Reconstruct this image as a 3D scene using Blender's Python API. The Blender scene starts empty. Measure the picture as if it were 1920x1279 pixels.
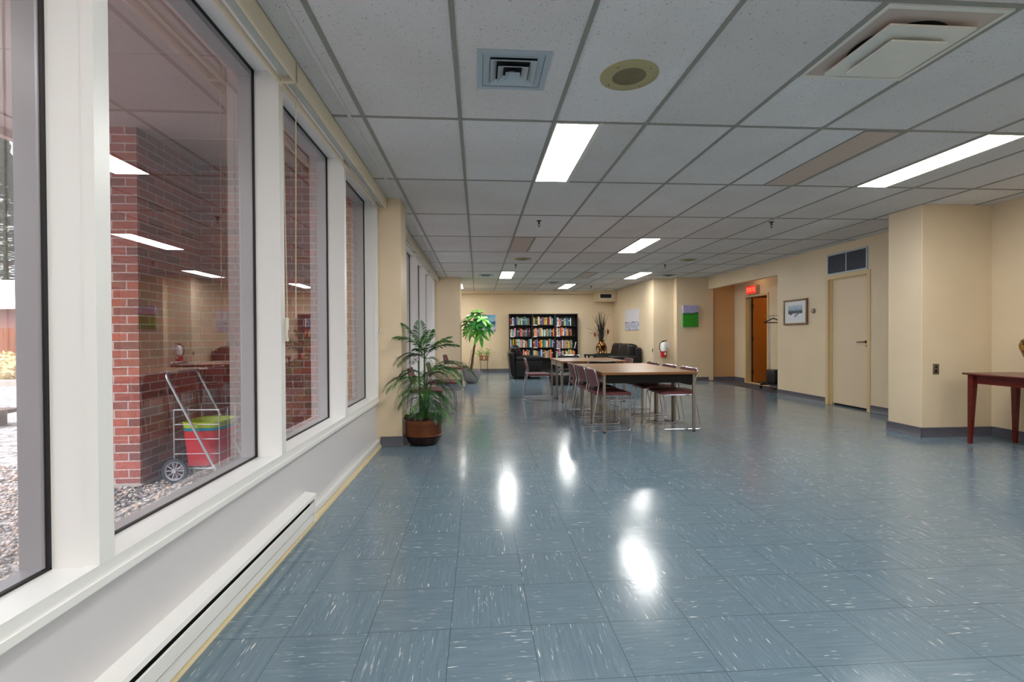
import bpy, bmesh, math, random
from mathutils import Vector, Matrix
R = random.Random(7)
C = bpy.context.scene.collection
PI = math.pi
H = 1.105           # camera height
CZ = 2.505          # ceiling height

# ------------------------------------------------------------------ materials
def lin(c):
    return tuple(((x/255)/12.92 if x/255 <= .04045 else ((x/255+.055)/1.055)**2.4) for x in c)
def mat(name, col, rough=.5, metal=0, **k):
    m = bpy.data.materials.new(name); m.use_nodes = True
    b = m.node_tree.nodes['Principled BSDF']
    b.inputs['Base Color'].default_value = (*lin(col), 1)
    b.inputs['Roughness'].default_value = rough
    b.inputs['Metallic'].default_value = metal
    for a, v in k.items():
        b.inputs[a.replace('_', ' ')].default_value = v
    return m
class NT:
    def __init__(s, m): s.m = m; s.t = m.node_tree; s.n = s.t.nodes; s.b = s.n.get('Principled BSDF')
    def new(s, typ, **k):
        n = s.n.new(typ)
        for a, v in k.items(): setattr(n, a, v)
        return n
    def l(s, a, b): s.t.links.new(a, b)
    def val(s, x, inp):
        if isinstance(x, (int, float)): inp.default_value = x
        elif isinstance(x, tuple): inp.default_value = x
        else: s.l(x, inp)
    def math(s, op, a, b=0, c=0, clamp=False):
        n = s.new('ShaderNodeMath', operation=op, use_clamp=clamp)
        s.val(a, n.inputs[0]); s.val(b, n.inputs[1]); s.val(c, n.inputs[2]); return n.outputs[0]
    def mix(s, f, a, b, mode='MIX'):
        n = s.new('ShaderNodeMix', data_type='RGBA', blend_type=mode)
        s.val(f, n.inputs[0]); s.val(a, n.inputs[6]); s.val(b, n.inputs[7]); return n.outputs[2]
    def comb(s, x, y, z):
        n = s.new('ShaderNodeCombineXYZ')
        s.val(x, n.inputs[0]); s.val(y, n.inputs[1]); s.val(z, n.inputs[2]); return n.outputs[0]
    def sep(s, v):
        n = s.new('ShaderNodeSeparateXYZ'); s.l(v, n.inputs[0]); return n.outputs
    def pos(s): return s.new('ShaderNodeNewGeometry').outputs['Position']
    def obj(s): return s.new('ShaderNodeTexCoord').outputs['Object']
    def noise(s, v, scale, detail=2, rough=.5, out='Fac'):
        n = s.new('ShaderNodeTexNoise'); s.l(v, n.inputs['Vector'])
        n.inputs['Scale'].default_value = scale; n.inputs['Detail'].default_value = detail
        n.inputs['Roughness'].default_value = rough; return n.outputs[out]
    def ramp(s, f, stops):
        n = s.new('ShaderNodeValToRGB'); e = n.color_ramp.elements
        while len(e) < len(stops): e.new(.5)
        for i, (p, c) in enumerate(stops):
            e[i].position = p; e[i].color = c if len(c) == 4 else (*lin(c), 1)
        s.l(f, n.inputs[0]); return n.outputs['Color']
    def maprange(s, v, a, b, c=0, d=1):
        n = s.new('ShaderNodeMapRange'); s.val(v, n.inputs[0])
        for i, x in enumerate((a, b, c, d)): n.inputs[i+1].default_value = x
        return n.outputs[0]
    def bump(s, h, strength=.3, dist=.01):
        n = s.new('ShaderNodeBump'); s.l(h, n.inputs['Height'])
        n.inputs['Strength'].default_value = strength; n.inputs['Distance'].default_value = dist
        s.l(n.outputs[0], s.b.inputs['Normal'])
W1 = (1, 1, 1, 1); B0 = (0, 0, 0, 1)

def painted(name, col, rough=.55, var=.05, bump=.08):
    m = mat(name, col, rough); t = NT(m); p = t.pos()
    n = t.noise(p, 1.3, 4); c = lin(col)
    f = t.maprange(n, .3, .7)
    t.l(t.mix(f, (*[x*(1-var) for x in c], 1), (*[min(1, x*(1+var)) for x in c], 1)), t.b.inputs['Base Color'])
    t.bump(t.noise(p, 160, 3), bump, .002)
    return m
M = {}
M['wall'] = painted('cream wall paint', (224, 205, 174), .42)
M['white'] = painted('white painted metal', (236, 236, 234), .32, .02, .02)
M['panel'] = painted('white painted panel', (214, 212, 214), .38, .02, .03)
M['blindtrim'] = painted('ivory blind casing', (222, 210, 186), .35, .02, .02)
M['creamtrim'] = painted('cream gloss paint', (216, 192, 146), .3, .02, .02)
M['doorpaint'] = painted('cream door paint', (222, 202, 172), .35, .02, .02)
M['oakdoor'] = painted('orange brown wooden door', (196, 120, 48), .35, .08, .03)
M['orangepaint'] = painted('orange tan paint', (206, 162, 112), .5)
M['rubber'] = mat('dark grey vinyl baseboard', (84, 84, 94), .35)
M['greyalu'] = mat('grey aluminium outer frame', (140, 140, 146), .35, .3)
M['gasket'] = mat('black gasket', (14, 12, 16), .5)
M['tan'] = painted('tan wooden strip', (214, 198, 158), .5, .1)
M['dark'] = mat('dark void', (8, 8, 8), .8)
M['chrome'] = mat('chrome', (192, 192, 200), .27, 1)
M['steel'] = mat('brushed satin steel', (150, 140, 130), .35, .85)
M['burgundy'] = mat('burgundy vinyl', (112, 60, 62), .5)
M['blackvinyl'] = mat('black vinyl', (22, 20, 22), .35)
M['blacklam'] = mat('black laminate', (12, 9, 8), .6, 0, Specular_IOR_Level=.2)
M['beigelam'] = mat('beige metal apron', (176, 166, 146), .45)
M['blackmetal'] = mat('black metal', (22, 22, 24), .4, .3)
M['beige'] = mat('beige plastic', (214, 200, 172), .45)
M['offwhite'] = mat('off white plastic', (232, 226, 212), .4)
M['shade'] = mat('pale roller blind fabric', (200, 204, 198), .6)
M['speaker'] = mat('tan speaker plate', (170, 160, 118), .5)
M['speakergrille'] = mat('tan speaker grille', (134, 124, 92), .6)
M['vent'] = mat('pale blue grey metal', (178, 190, 198), .35, .2)
M['white2'] = mat('ivory metal', (222, 220, 210), .35)
M['tbar'] = mat('grey ceiling grid', (142, 142, 134), .45)
M['brown'] = mat('brass brown metal', (84, 66, 48), .35, .7)
M['leather'] = mat('black leather', (9, 9, 12), .4, 0, Specular_IOR_Level=.32)
tt = NT(M['leather']); tt.bump(tt.noise(tt.pos(), 90, 4), .12, .004)
M['leather'].node_tree.nodes['Principled BSDF'].inputs['Coat Weight'].default_value = .1
M['blackwood'] = mat('black brown bookcase laminate', (18, 14, 13), .55)
M['snow'] = mat('snow', (240, 242, 246), .8)
M['concrete'] = painted('pale concrete', (176, 166, 156), .85, .12)
M['carpet'] = painted('dark grey carpet', (72, 68, 74), .9, .15)
M['terracotta'] = mat('terracotta', (170, 112, 84), .7)
M['soil'] = painted('dark soil', (52, 36, 26), .95, .3)
M['greypot'] = painted('grey fibre concrete pot', (152, 146, 150), .8, .12)
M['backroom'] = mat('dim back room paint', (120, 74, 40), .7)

def wood(name, c1, c2, rough=.35, axis='y', scale=1.0):
    m = mat(name, c1, rough); t = NT(m); x, y, z = t.sep(t.pos())
    v = t.comb(t.math('MULTIPLY', x, 2.2 if axis == 'x' else 34), t.math('MULTIPLY', y, 2.2 if axis == 'y' else 34), t.math('MULTIPLY', z, 2.2 if axis == 'z' else 34))
    n = t.noise(v, 1.0*scale, 5, .6)
    t.l(t.ramp(n, [(.3, c1), (.7, c2)]), t.b.inputs['Base Color'])
    return m
M['walnut'] = wood('walnut grain laminate', (142, 108, 80), (178, 142, 110), .28, 'x')
M['walnutedge'] = wood('walnut edge band', (112, 70, 38), (142, 94, 54), .35, 'x')
M['mahogany'] = wood('red mahogany', (74, 16, 10), (106, 30, 18), .22, 'y')
M['fence'] = wood('orange cedar fence', (112, 56, 26), (156, 88, 46), .8, 'z')
M['bench'] = wood('weathered brown timber', (72, 56, 52), (104, 82, 74), .8, 'x')

# floor tiles
def floor_mat():
    m = mat('slate blue streaked vinyl tile', (90, 115, 130), .1); t = NT(m); T = .3048
    x, y, z = t.sep(t.pos())
    u = t.math('DIVIDE', t.math('SUBTRACT', x, .196), T); v = t.math('DIVIDE', t.math('SUBTRACT', y, 2.14), T)
    iu = t.math('FLOOR', u); iv = t.math('FLOOR', v); fu = t.math('FRACT', u); fv = t.math('FRACT', v)
    par = t.math('FRACT', t.math('MULTIPLY', t.math('ADD', t.math('ADD', iu, iv), 1000), .5))   # 0 or .5
    par = t.math('GREATER_THAN', par, .25)      # tile(0,-1): sum -1 odd -> streaks along x
    inv = t.math('SUBTRACT', 1, par)
    a = t.math('ADD', t.math('MULTIPLY', x, par), t.math('MULTIPLY', y, inv))    # along the streak
    c = t.math('ADD', t.math('MULTIPLY', y, par), t.math('MULTIPLY', x, inv))    # across
    wn = t.new('ShaderNodeTexWhiteNoise', noise_dimensions='2D'); t.l(t.comb(iu, iv, 0), wn.inputs['Vector'])
    rnd = wn.outputs['Value']; off = t.math('MULTIPLY', rnd, 40)
    wob = t.math('MULTIPLY', t.noise(t.comb(a, c, off), 9, 2), .012)
    c2 = t.math('ADD', c, wob)
    v1 = t.comb(t.math('MULTIPLY', a, 11), t.math('MULTIPLY', c2, 190), off)
    n1 = t.noise(v1, 1, 2, .55)
    v2 = t.comb(t.math('MULTIPLY', a, 6), t.math('MULTIPLY', c2, 90), t.math('ADD', off, 9))
    n2 = t.noise(v2, 1, 3, .6)
    v3 = t.comb(t.math('MULTIPLY', a, 14), t.math('MULTIPLY', c2, 120), t.math('ADD', off, 21))
    n3 = t.noise(v3, 1, 1, .5)
    fleck = t.maprange(n1, .68, .765)
    fleck2 = t.maprange(n3, .71, .80)
    big = t.noise(t.pos(), .55, 3)
    base = t.mix(t.maprange(n2, .3, .75), (*lin((92, 116, 132)), 1), (*lin((120, 141, 154)), 1))
    base = t.mix(t.math('MULTIPLY', rnd, .35), base, (*lin((104, 124, 136)), 1))
    base = t.mix(t.math('MULTIPLY', t.maprange(big, .3, .7), .4), base, (*lin((116, 132, 142)), 1))
    col = t.mix(t.math('MULTIPLY', t.math('MAXIMUM', fleck, fleck2), 1), base, (*lin((228, 232, 228)), 1))
    e = t.math('MINIMUM', t.math('MINIMUM', fu, t.math('SUBTRACT', 1, fu)), t.math('MINIMUM', fv, t.math('SUBTRACT', 1, fv)))
    seam = t.math('LESS_THAN', e, .0045)
    col = t.mix(t.math('MULTIPLY', seam, .6), col, (*lin((44, 56, 66)), 1))
    t.l(col, t.b.inputs['Base Color'])
    r = t.maprange(t.noise(t.pos(), 2.3, 4, .6), .3, .7, .115, .21)
    t.l(r, t.b.inputs['Roughness'])
    h = t.math('ADD', t.noise(t.pos(), 26, 3), t.math('MULTIPLY', n1, .12))
    t.bump(t.math('SUBTRACT', h, t.math('MULTIPLY', seam, .3)), .07, .004)
    t.b.inputs['Specular IOR Level'].default_value = .62
    return m
M['floor'] = floor_mat()

def tile_mat():
    m = mat('speckled acoustic tile', (190, 188, 186), .9); t = NT(m); p = t.pos(); x, y, z = t.sep(p)
    n = t.noise(t.comb(x, t.math('MULTIPLY', y, .75), z), 118, 2, .6)
    dots = t.maprange(n, .635, .69)
    n2 = t.noise(p, 34, 1); dots = t.math('MULTIPLY', dots, t.maprange(n2, .35, .6, .35, 1))
    wn = t.new('ShaderNodeTexWhiteNoise', noise_dimensions='2D')
    t.l(t.comb(t.math('FLOOR', t.math('DIVIDE', t.math('ADD', x, .714), .6096)), t.math('FLOOR', t.math('DIVIDE', t.math('SUBTRACT', y, 3.143), 1.2192)), 0), wn.inputs['Vector'])
    b = t.mix(wn.outputs['Value'], (*lin((212, 208, 206)), 1), (*lin((225, 224, 224)), 1))
    b = t.mix(t.math('MULTIPLY', t.maprange(t.noise(p, 1.7, 3), .4, .75), .2), b, (*lin((170, 160, 146)), 1))
    t.l(t.mix(t.math('MULTIPLY', dots, .72), b, (*lin((92, 88, 82)), 1)), t.b.inputs['Base Color'])
    t.bump(t.math('SUBTRACT', t.noise(p, 300, 2), dots), .25, .003)
    return m
M['tile'] = tile_mat()

def brick_mat():
    m = mat('red brick', (150, 70, 60), .85); t = NT(m); x, y, z = t.sep(t.pos())
    bt = t.new('ShaderNodeTexBrick'); t.l(t.comb(t.math('ADD', x, y), t.math('ADD', z, .03), 0), bt.inputs['Vector'])
    for k, v in (('Scale', 1), ('Mortar Size', .005), ('Mortar Smooth', .2), ('Bias', .0), ('Brick Width', .205), ('Row Height', .0655)):
        bt.inputs[k].default_value = v
    bt.inputs['Color1'].default_value = (*lin((192, 106, 90)), 1); bt.inputs['Color2'].default_value = (*lin((136, 86, 80)), 1)
    bt.inputs['Mortar'].default_value = (*lin((206, 192, 184)), 1)
    n = t.noise(t.pos(), 38, 5, .65)
    col = t.mix(t.math('MULTIPLY', t.maprange(n, .35, .75), .45), bt.outputs['Color'], (*lin((92, 46, 44)), 1))
    t.l(col, t.b.inputs['Base Color'])
    t.bump(t.math('SUBTRACT', t.math('MULTIPLY', n, .4), bt.outputs['Fac']), .6, .008)
    return m
M['brick'] = brick_mat()
M['soffit'] = painted('mauve grey stucco soffit', (176, 156, 150), .8, .08, .4)

def pebble_mat():
    m = mat('mixed river pebbles', (160, 150, 140), .7); t = NT(m)
    g = t.new('ShaderNodeNewGeometry')
    t.l(t.ramp(g.outputs['Random Per Island'], [(0, (84, 82, 90)), (.2, (136, 130, 130)), (.45, (196, 178, 160)), (.65, (172, 140, 120)), (.8, (220, 214, 206)), (1, (120, 116, 124))]), t.b.inputs['Base Color'])
    return m
M['pebble'] = pebble_mat()
def gravel_mat():
    m = mat('pale gravel', (160, 150, 146), .9); t = NT(m)
    v = t.new('ShaderNodeTexVoronoi'); t.l(t.pos(), v.inputs['Vector']); v.inputs['Scale'].default_value = 26
    x = t.new('ShaderNodeSeparateColor'); t.l(v.outputs['Color'], x.inputs[0])
    t.l(t.ramp(x.outputs[0], [(0, (92, 86, 90)), (.4, (150, 142, 140)), (1, (188, 184, 182))]), t.b.inputs['Base Color'])
    t.bump(v.outputs['Distance'], .8, .02)
    return m
M['gravel'] = gravel_mat()

def glass_mat():
    m = bpy.data.materials.new('window glass'); m.use_nodes = True; t = NT(m); t.n.remove(t.b)
    tr = t.new('ShaderNodeBsdfTransparent'); tr.inputs[0].default_value = (.76, .75, .77, 1)
    gl = t.new('ShaderNodeBsdfGlossy'); gl.inputs['Roughness'].default_value = .0; gl.inputs[0].default_value = (.95, .93, .95, 1)
    g = t.new('ShaderNodeNewGeometry'); dp = t.new('ShaderNodeVectorMath', operation='DOT_PRODUCT'); t.l(g.outputs['Normal'], dp.inputs[0]); t.l(g.outputs['Incoming'], dp.inputs[1])
    c = t.math('ABSOLUTE', dp.outputs['Value']); F0 = .25
    f = t.math('ADD', F0, t.math('MULTIPLY', 1-F0, t.math('POWER', t.math('SUBTRACT', 1, c), 4)))
    mx = t.new('ShaderNodeMixShader'); t.l(f, mx.inputs[0]); t.l(tr.outputs[0], mx.inputs[1]); t.l(gl.outputs[0], mx.inputs[2])
    t.l(mx.outputs[0], t.n['Material Output'].inputs[0]); return m
M['glass'] = glass_mat()
def emit(name, col, s, base=(240, 240, 240)):
    m = mat(name, base, .4); b = m.node_tree.nodes['Principled BSDF']
    b.inputs['Emission Color'].default_value = (*col, 1); b.inputs['Emission Strength'].default_value = s; return m
LIGHT = 14.5
M['lamp'] = emit('lit fluorescent diffuser', (1, .985, .95), LIGHT)
M['exitred'] = emit('lit red sign face', (1, .02, .015), .42, (90, 8, 8))
M['exittxt'] = emit('lit sign letters', (1, .16, .08), .62, (120, 30, 20))
M['warm'] = emit('warm lit lamp glass', (1, .66, .36), 3.5)
M['warm2'] = emit('warm lit lamp glass in the back room', (1, .62, .25), 26)
M['deadlens'] = mat('unlit pinkish lens', (196, 178, 166), .5)

def leafmat(name, c1, c2, rough=.4):
    m = mat(name, c1, rough); t = NT(m)
    n = t.noise(t.pos(), 7, 3)
    t.l(t.ramp(n, [(.35, c1), (.7, c2)]), t.b.inputs['Base Color'])
    t.b.inputs['Subsurface Weight'].default_value = 0
    return m
M['palm'] = leafmat('palm frond green', (34, 82, 34), (74, 130, 52))
M['palmdark'] = leafmat('dark palm frond green', (22, 58, 34), (44, 90, 46))
M['money'] = leafmat('bright green leaf', (58, 150, 40), (130, 206, 66), .3)
M['moneydark'] = leafmat('deep green leaf', (24, 92, 40), (60, 150, 60), .3)
M['pothos'] = leafmat('yellow green leaf', (96, 140, 36), (176, 204, 70))
M['stemgreen'] = mat('green stem', (70, 104, 44), .5)
M['bark'] = painted('tan bark', (120, 92, 62), .8, .25, .4)
M['conifer'] = leafmat('blue green conifer', (58, 82, 66), (132, 150, 104), .8)
M['shrub'] = leafmat('dry beige shrub', (176, 150, 104), (224, 206, 160), .9)
M['twig'] = mat('dark dry twig', (42, 34, 28), .7)
M['redbud'] = mat('dark red artificial bud', (124, 24, 28), .5)
def coppermat():
    m = mat('copper brown pot', (120, 68, 40), .35, .55); return m
M['copper'] = coppermat()
M['copperdark'] = mat('dark crumpled foil wrap', (44, 22, 16), .4, .3)
def bronze():
    m = mat('crumpled bronze ribbon', (170, 120, 60), .25, .8); t = NT(m)
    n = t.noise(t.obj(), 14, 3)
    t.l(t.ramp(n, [(.38, (26, 14, 8)), (.5, (150, 96, 44)), (.7, (230, 190, 130))]), t.b.inputs['Base Color']); t.bump(n, .9, .03); return m
M['bronze'] = bronze()
def vasemat():
    m = mat('painted gold and brown glaze', (140, 100, 40), .15, .2); t = NT(m)
    n = t.noise(t.obj(), 17, 3)
    t.l(t.ramp(n, [(.36, (52, 20, 12)), (.46, (168, 122, 26)), (.58, (70, 50, 20)), (.68, (170, 176, 186))]), t.b.inputs['Base Color']); return m
M['glaze'] = vasemat()
M['red'] = mat('red enamel', (188, 18, 26), .3)
M['redtub'] = mat('red plastic', (204, 36, 48), .4)
M['lime'] = mat('lime green plastic', (186, 204, 48), .4)
M['teal'] = mat('teal plastic', (20, 142, 160), .4)
M['paper'] = mat('white paper', (230, 230, 232), .6)
M['pinkhouse'] = painted('pink stucco', (150, 104, 96), .85)
M['galv'] = mat('galvanised wire', (186, 190, 192), .3, .6)
M['tyre'] = mat('dark rubber', (52, 54, 58), .6)
M['wheelgrey'] = mat('pale grey plastic', (178, 174, 182), .4)

# ------------------------------------------------------------------ builders
class MB:
    def __init__(s): s.bm = bmesh.new()
    def box(s, x0, x1, y0, y1, z0, z1, bev=0, seg=2, mtx=None):
        r = bmesh.ops.create_cube(s.bm, size=1)
        vs = r['verts']
        for v in vs: v.co = Vector(((x0+x1)/2+v.co.x*(x1-x0), (y0+y1)/2+v.co.y*(y1-y0), (z0+z1)/2+v.co.z*(z1-z0)))
        if bev:
            es = list({e for v in vs for e in v.link_edges})
            rr = bmesh.ops.bevel(s.bm, geom=es, offset=bev, segments=seg, affect='EDGES', profile=.5)
            vs = list({v for f in rr['faces'] for v in f.verts} | {v for v in vs if v.is_valid})
        if mtx: 
            for v in vs: v.co = mtx @ v.co
        return s
    def face(s, pts):
        s.bm.faces.new([s.bm.verts.new(p) for p in pts]); return s
    def prism(s, pts, d):       # polygon pts (3D), extruded by vector d
        a = [s.bm.verts.new(p) for p in pts]; b = [s.bm.verts.new(Vector(p)+Vector(d)) for p in pts]
        s.bm.faces.new(a); s.bm.faces.new(b[::-1]); n = len(a)
        for i in range(n): s.bm.faces.new((a[i], b[i], b[(i+1) % n], a[(i+1) % n]))
        return s
    def tube(s, pts, r, seg=8, caps=True, closed=False):
        pts = [Vector(p) for p in pts]; n = len(pts); rings = []
        rr = r if isinstance(r, (list, tuple)) else [r]*n
        up = None
        for i, p in enumerate(pts):
            if closed: d = pts[(i+1) % n]-pts[i-1]
            else: d = pts[min(i+1, n-1)]-pts[max(i-1, 0)]
            d.normalize()
            if up is None:
                up = d.orthogonal().normalized()
            else:
                up = (up-d*up.dot(d)); up = up.normalized() if up.length > 1e-6 else d.orthogonal().normalized()
            sd = d.cross(up)
            rings.append([s.bm.verts.new(p+(up*math.cos(a)+sd*math.sin(a))*rr[i]) for a in [2*PI*k/seg for k in range(seg)]])
        m = n if closed else n-1
        for i in range(m):
            A, B = rings[i], rings[(i+1) % n]
            for k in range(seg): s.bm.faces.new((A[k], A[(k+1) % seg], B[(k+1) % seg], B[k]))
        if caps and not closed: s.bm.faces.new(rings[0][::-1]); s.bm.faces.new(rings[-1])
        return s
    def lathe(s, prof, c=(0, 0, 0), seg=24, axis='z', caps=True):
        c = Vector(c); rings = []
        for r, h in prof:
            ring = []
            for k in range(seg):
                a = 2*PI*k/seg; p = (r*math.cos(a), r*math.sin(a), h)
                if axis == 'x': p = (p[2], p[0], p[1])
                if axis == 'y': p = (p[0], p[2], p[1])
                ring.append(s.bm.verts.new(c+Vector(p)))
            rings.append(ring)
        for A, B in zip(rings, rings[1:]):
            for k in range(seg): s.bm.faces.new((A[k], A[(k+1) % seg], B[(k+1) % seg], B[k]))
        if caps: s.bm.faces.new(rings[0][::-1]); s.bm.faces.new(rings[-1])
        return s
    def build(s, name, m, parent=None, smooth=False, loc=None, angle=35):
        bmesh.ops.recalc_face_normals(s.bm, faces=s.bm.faces)
        me = bpy.data.meshes.new(name); s.bm.to_mesh(me); s.bm.free()
        me.materials.append(m)
        if smooth:
            for p in me.polygons: p.use_smooth = True
            try: me.set_sharp_from_angle(angle=math.radians(angle))
            except Exception: pass
        o = bpy.data.objects.new(name, me); C.objects.link(o)
        if parent: o.parent = parent
        if loc: o.location = loc
        return o
def fillet(pts, r, n=5):
    pts = [Vector(p) for p in pts]; out = [pts[0]]
    for a, b, c in zip(pts, pts[1:], pts[2:]):
        u = (a-b); v = (c-b); d = min(r, u.length*.45, v.length*.45)
        p = b+u.normalized()*d; q = b+v.normalized()*d
        for i in range(n+1):
            t = i/n; out.append(p*(1-t)**2+b*2*t*(1-t)+q*t*t)
    out.append(pts[-1]); return out
def empty(name, loc=(0, 0, 0), rz=0):
    o = bpy.data.objects.new(name, None); C.objects.link(o); o.location = loc; o.rotation_euler = (0, 0, rz)
    o.empty_display_size = .1; return o
def tag(o, label, cat, group=None, kind=None):
    o['label'] = label; o['category'] = cat
    if group: o['group'] = group
    if kind: o['kind'] = kind
    return o
def struct(o, label=None, cat=None):
    o['kind'] = 'structure'
    if label: o['label'] = label
    if cat: o['category'] = cat
    return o
def copy_tree(o, parent=None):
    c = o.copy(); C.objects.link(c)
    if parent: c.parent = parent
    for ch in [x for x in KIDS(o)]: copy_tree(ch, c)
    return c
def KIDS(o): return [x for x in bpy.data.objects if x.parent == o]

# ------------------------------------------------------------------ room shell
YB = -3.6     # wall behind the camera
XR = 5.58
XW = -1.02
struct(MB().box(-1.13, XR+.125, YB, 15.2, -.1, 0).build('floor', M['floor']), 'blue grey streaked vinyl tile floor', 'floor')
struct(MB().box(XR+.02, 9.0, 8.5, 12.6, -.1, .0015).build('floor_alcove', M['carpet']), 'dark carpet floor of the doorway alcove', 'floor')
struct(MB().box(-1.25, XR+.1, YB, 15.3, CZ, CZ+.12).build('ceiling', M['tile']), 'grey speckled suspended tile ceiling', 'ceiling')
g = MB()
for i in range(-1, 13):
    x = -.7138+.6096*i
    if x > -.95 and x < 5.57: g.box(x-.012, x+.012, YB, 15.15, CZ-.005, CZ+.001)
for j in range(-6, 11):
    y = 3.1433+1.2192*j
    if y < 15: g.box(-.905, 5.575, y-.012, y+.012, CZ-.004, CZ+.001)
struct(g.build('trim_1', M['tbar']), 'grey T bar grid of the ceiling', 'ceiling grid')
g = MB().tube([(-.80, y, CZ-.002) for y in (YB, 4.95)], .012, 10)
g.tube([(-.80, y, CZ-.002) for y in (5.34, 11.4)], .012, 10)
struct(g.build('trim_2', M['tile'], smooth=True), 'pale half round moulding on the ceiling strip by the windows', 'moulding')
# back wall, right walls
struct(MB().box(-1.13, 4.6, 15.13, 15.3, 0, CZ).build('wall_back', M['wall']), 'cream wall at the far end', 'wall')
struct(MB().box(-1.0, 3.66, 14.9, 15.13, 2.43, CZ).build('trim_3', M['wall']), 'cream bulkhead along the top of the far wall', 'bulkhead')
struct(MB().box(3.66, 4.27, 14.72, 15.13, 2.17, CZ).build('trim_4', M['wall']), 'cream boxed bulkhead in the far right corner', 'bulkhead')
struct(MB().box(-1.25, XR+.1, YB-.1, YB, 0, CZ).build('wall_front', M['wall']), 'cream wall behind the camera', 'wall')
w = MB()
w.box(4.28, 4.81, 11.57, 15.13, 0, CZ)
struct(MB().box(4.79, XR+.12, 11.40, 12.2, 0, CZ).build('wall_right_end', M['wall']), 'cream end wall with the green canvas', 'wall')
struct(w.build('wall_right_far', M['wall']), 'cream far right wall with a stepped corner', 'wall')
w = MB()
w.box(XR, XR+.12, YB, 6.535, 0, CZ)
w.box(XR, XR+.12, 6.535, 7.415, 2.03, CZ)
w.box(XR, XR+.12, 7.415, 8.68, 0, CZ)
w.box(XR, XR+.12, 8.68, 11.4, 2.228, CZ)
struct(w.build('wall_right', M['wall']), 'cream right hand wall with door and alcove opening', 'wall')
struct(MB().box(4.77, XR+.01, 4.90, 5.33, 0, CZ, .004, 1).build('wall_right_pillar', M['wall']), 'square cream pillar on the right wall', 'pillar')
struct(MB().box(-1.13, -.77, 4.978, 5.32, 0, CZ, .004, 1).build('wall_left_pillar', M['wall']), 'cream pillar between the two window runs', 'pillar')
struct(MB().box(-1.13, -.405, 11.45, 12.2, 0, CZ, .004, 1).build('wall_left_far_pillar', M['wall']), 'cream far left pillar behind the potted tree', 'pillar')
struct(MB().box(-1.25, -.98, 12.2, 15.13, 0, CZ).build('wall_left_far', M['wall']), 'cream wall at the far left corner', 'wall')
# alcove
w = MB()
w.box(XR+.1, 6.25, 11.42, 11.55, -.002, 2.5)
struct(w.build('wall_alcove_back', M['orangepaint']), 'orange tan end wall of the alcove', 'wall')
w = MB()
w.box(6.25, 6.36, 8.5, 10.05, 0, 2.5); w.box(6.25, 6.36, 10.93, 11.55, 0, 2.5); w.box(6.25, 6.36, 10.05, 10.93, 2.03, 2.5)
struct(w.build('wall_alcove', M['wall']), 'cream alcove wall around the open door', 'wall')
struct(MB().box(XR+.12, 6.25, 8.4, 8.5, 0, 2.5).build('wall_alcove_near', M['wall']), 'hidden near wall of the alcove', 'wall')
struct(MB().box(XR+.12, 9.0, 8.4, 12.6, 2.5, 2.6).build('ceiling_alcove', M['orangepaint']), 'alcove ceiling', 'ceiling')
w = MB(); w.box(8.9, 9, 8.5, 12.6, 0, 2.5); w.box(6.36, 9, 12.5, 12.6, 0, 2.5); w.box(6.36, 9, 8.4, 8.5, 0, 2.5)
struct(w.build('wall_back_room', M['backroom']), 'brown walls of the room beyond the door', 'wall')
# baseboards
def base(name, pts, t=.008, h=.1):
    """pts: polyline on the floor, board offset to the left of the direction of travel"""
    b = MB()
    for (x0, y0), (x1, y1) in zip(pts, pts[1:]):
        d = Vector((x1-x0, y1-y0, 0)).normalized(); n = Vector((-d.y, d.x, 0))
        a = Vector((x0, y0, 0))-d*.0; c = Vector((x1, y1, 0))+d*.0
        prof = [(0, h), (t, h-.004), (t, .02), (t+.012, .002), (0, .002)]
        b.prism([a+n*p+Vector((0, 0, z)) for p, z in prof], c-a)
    return struct(b.build(name, M['rubber'], smooth=True), 'dark grey vinyl baseboard', 'baseboard')
base('baseboard_right', [(5.58, -3.5), (5.58, 4.89), (4.762, 4.892), (4.762, 5.338), (5.58, 5.338), (5.58, 6.525)])
base('baseboard_right_mid', [(5.58, 7.42), (5.58, 8.68)])
base('baseboard_right_far', [(5.58, 11.392), (4.782, 11.392), (4.782, 11.562), (4.272, 11.562), (4.272, 15.12), (-.95, 15.12)])
base('baseboard_alcove', [(6.25, 10.98), (6.25, 11.41), (5.59, 11.41)])
base('baseboard_alcove_near', [(6.25, 8.6), (6.25, 9.98)])
base('baseboard_left', [(-.762, 5.30), (-.762, 4.97), (-.985, 4.97)])
base('baseboard_left_far', [(-.397, 12.2), (-.397, 11.442), (-1.0, 11.442)])

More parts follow.
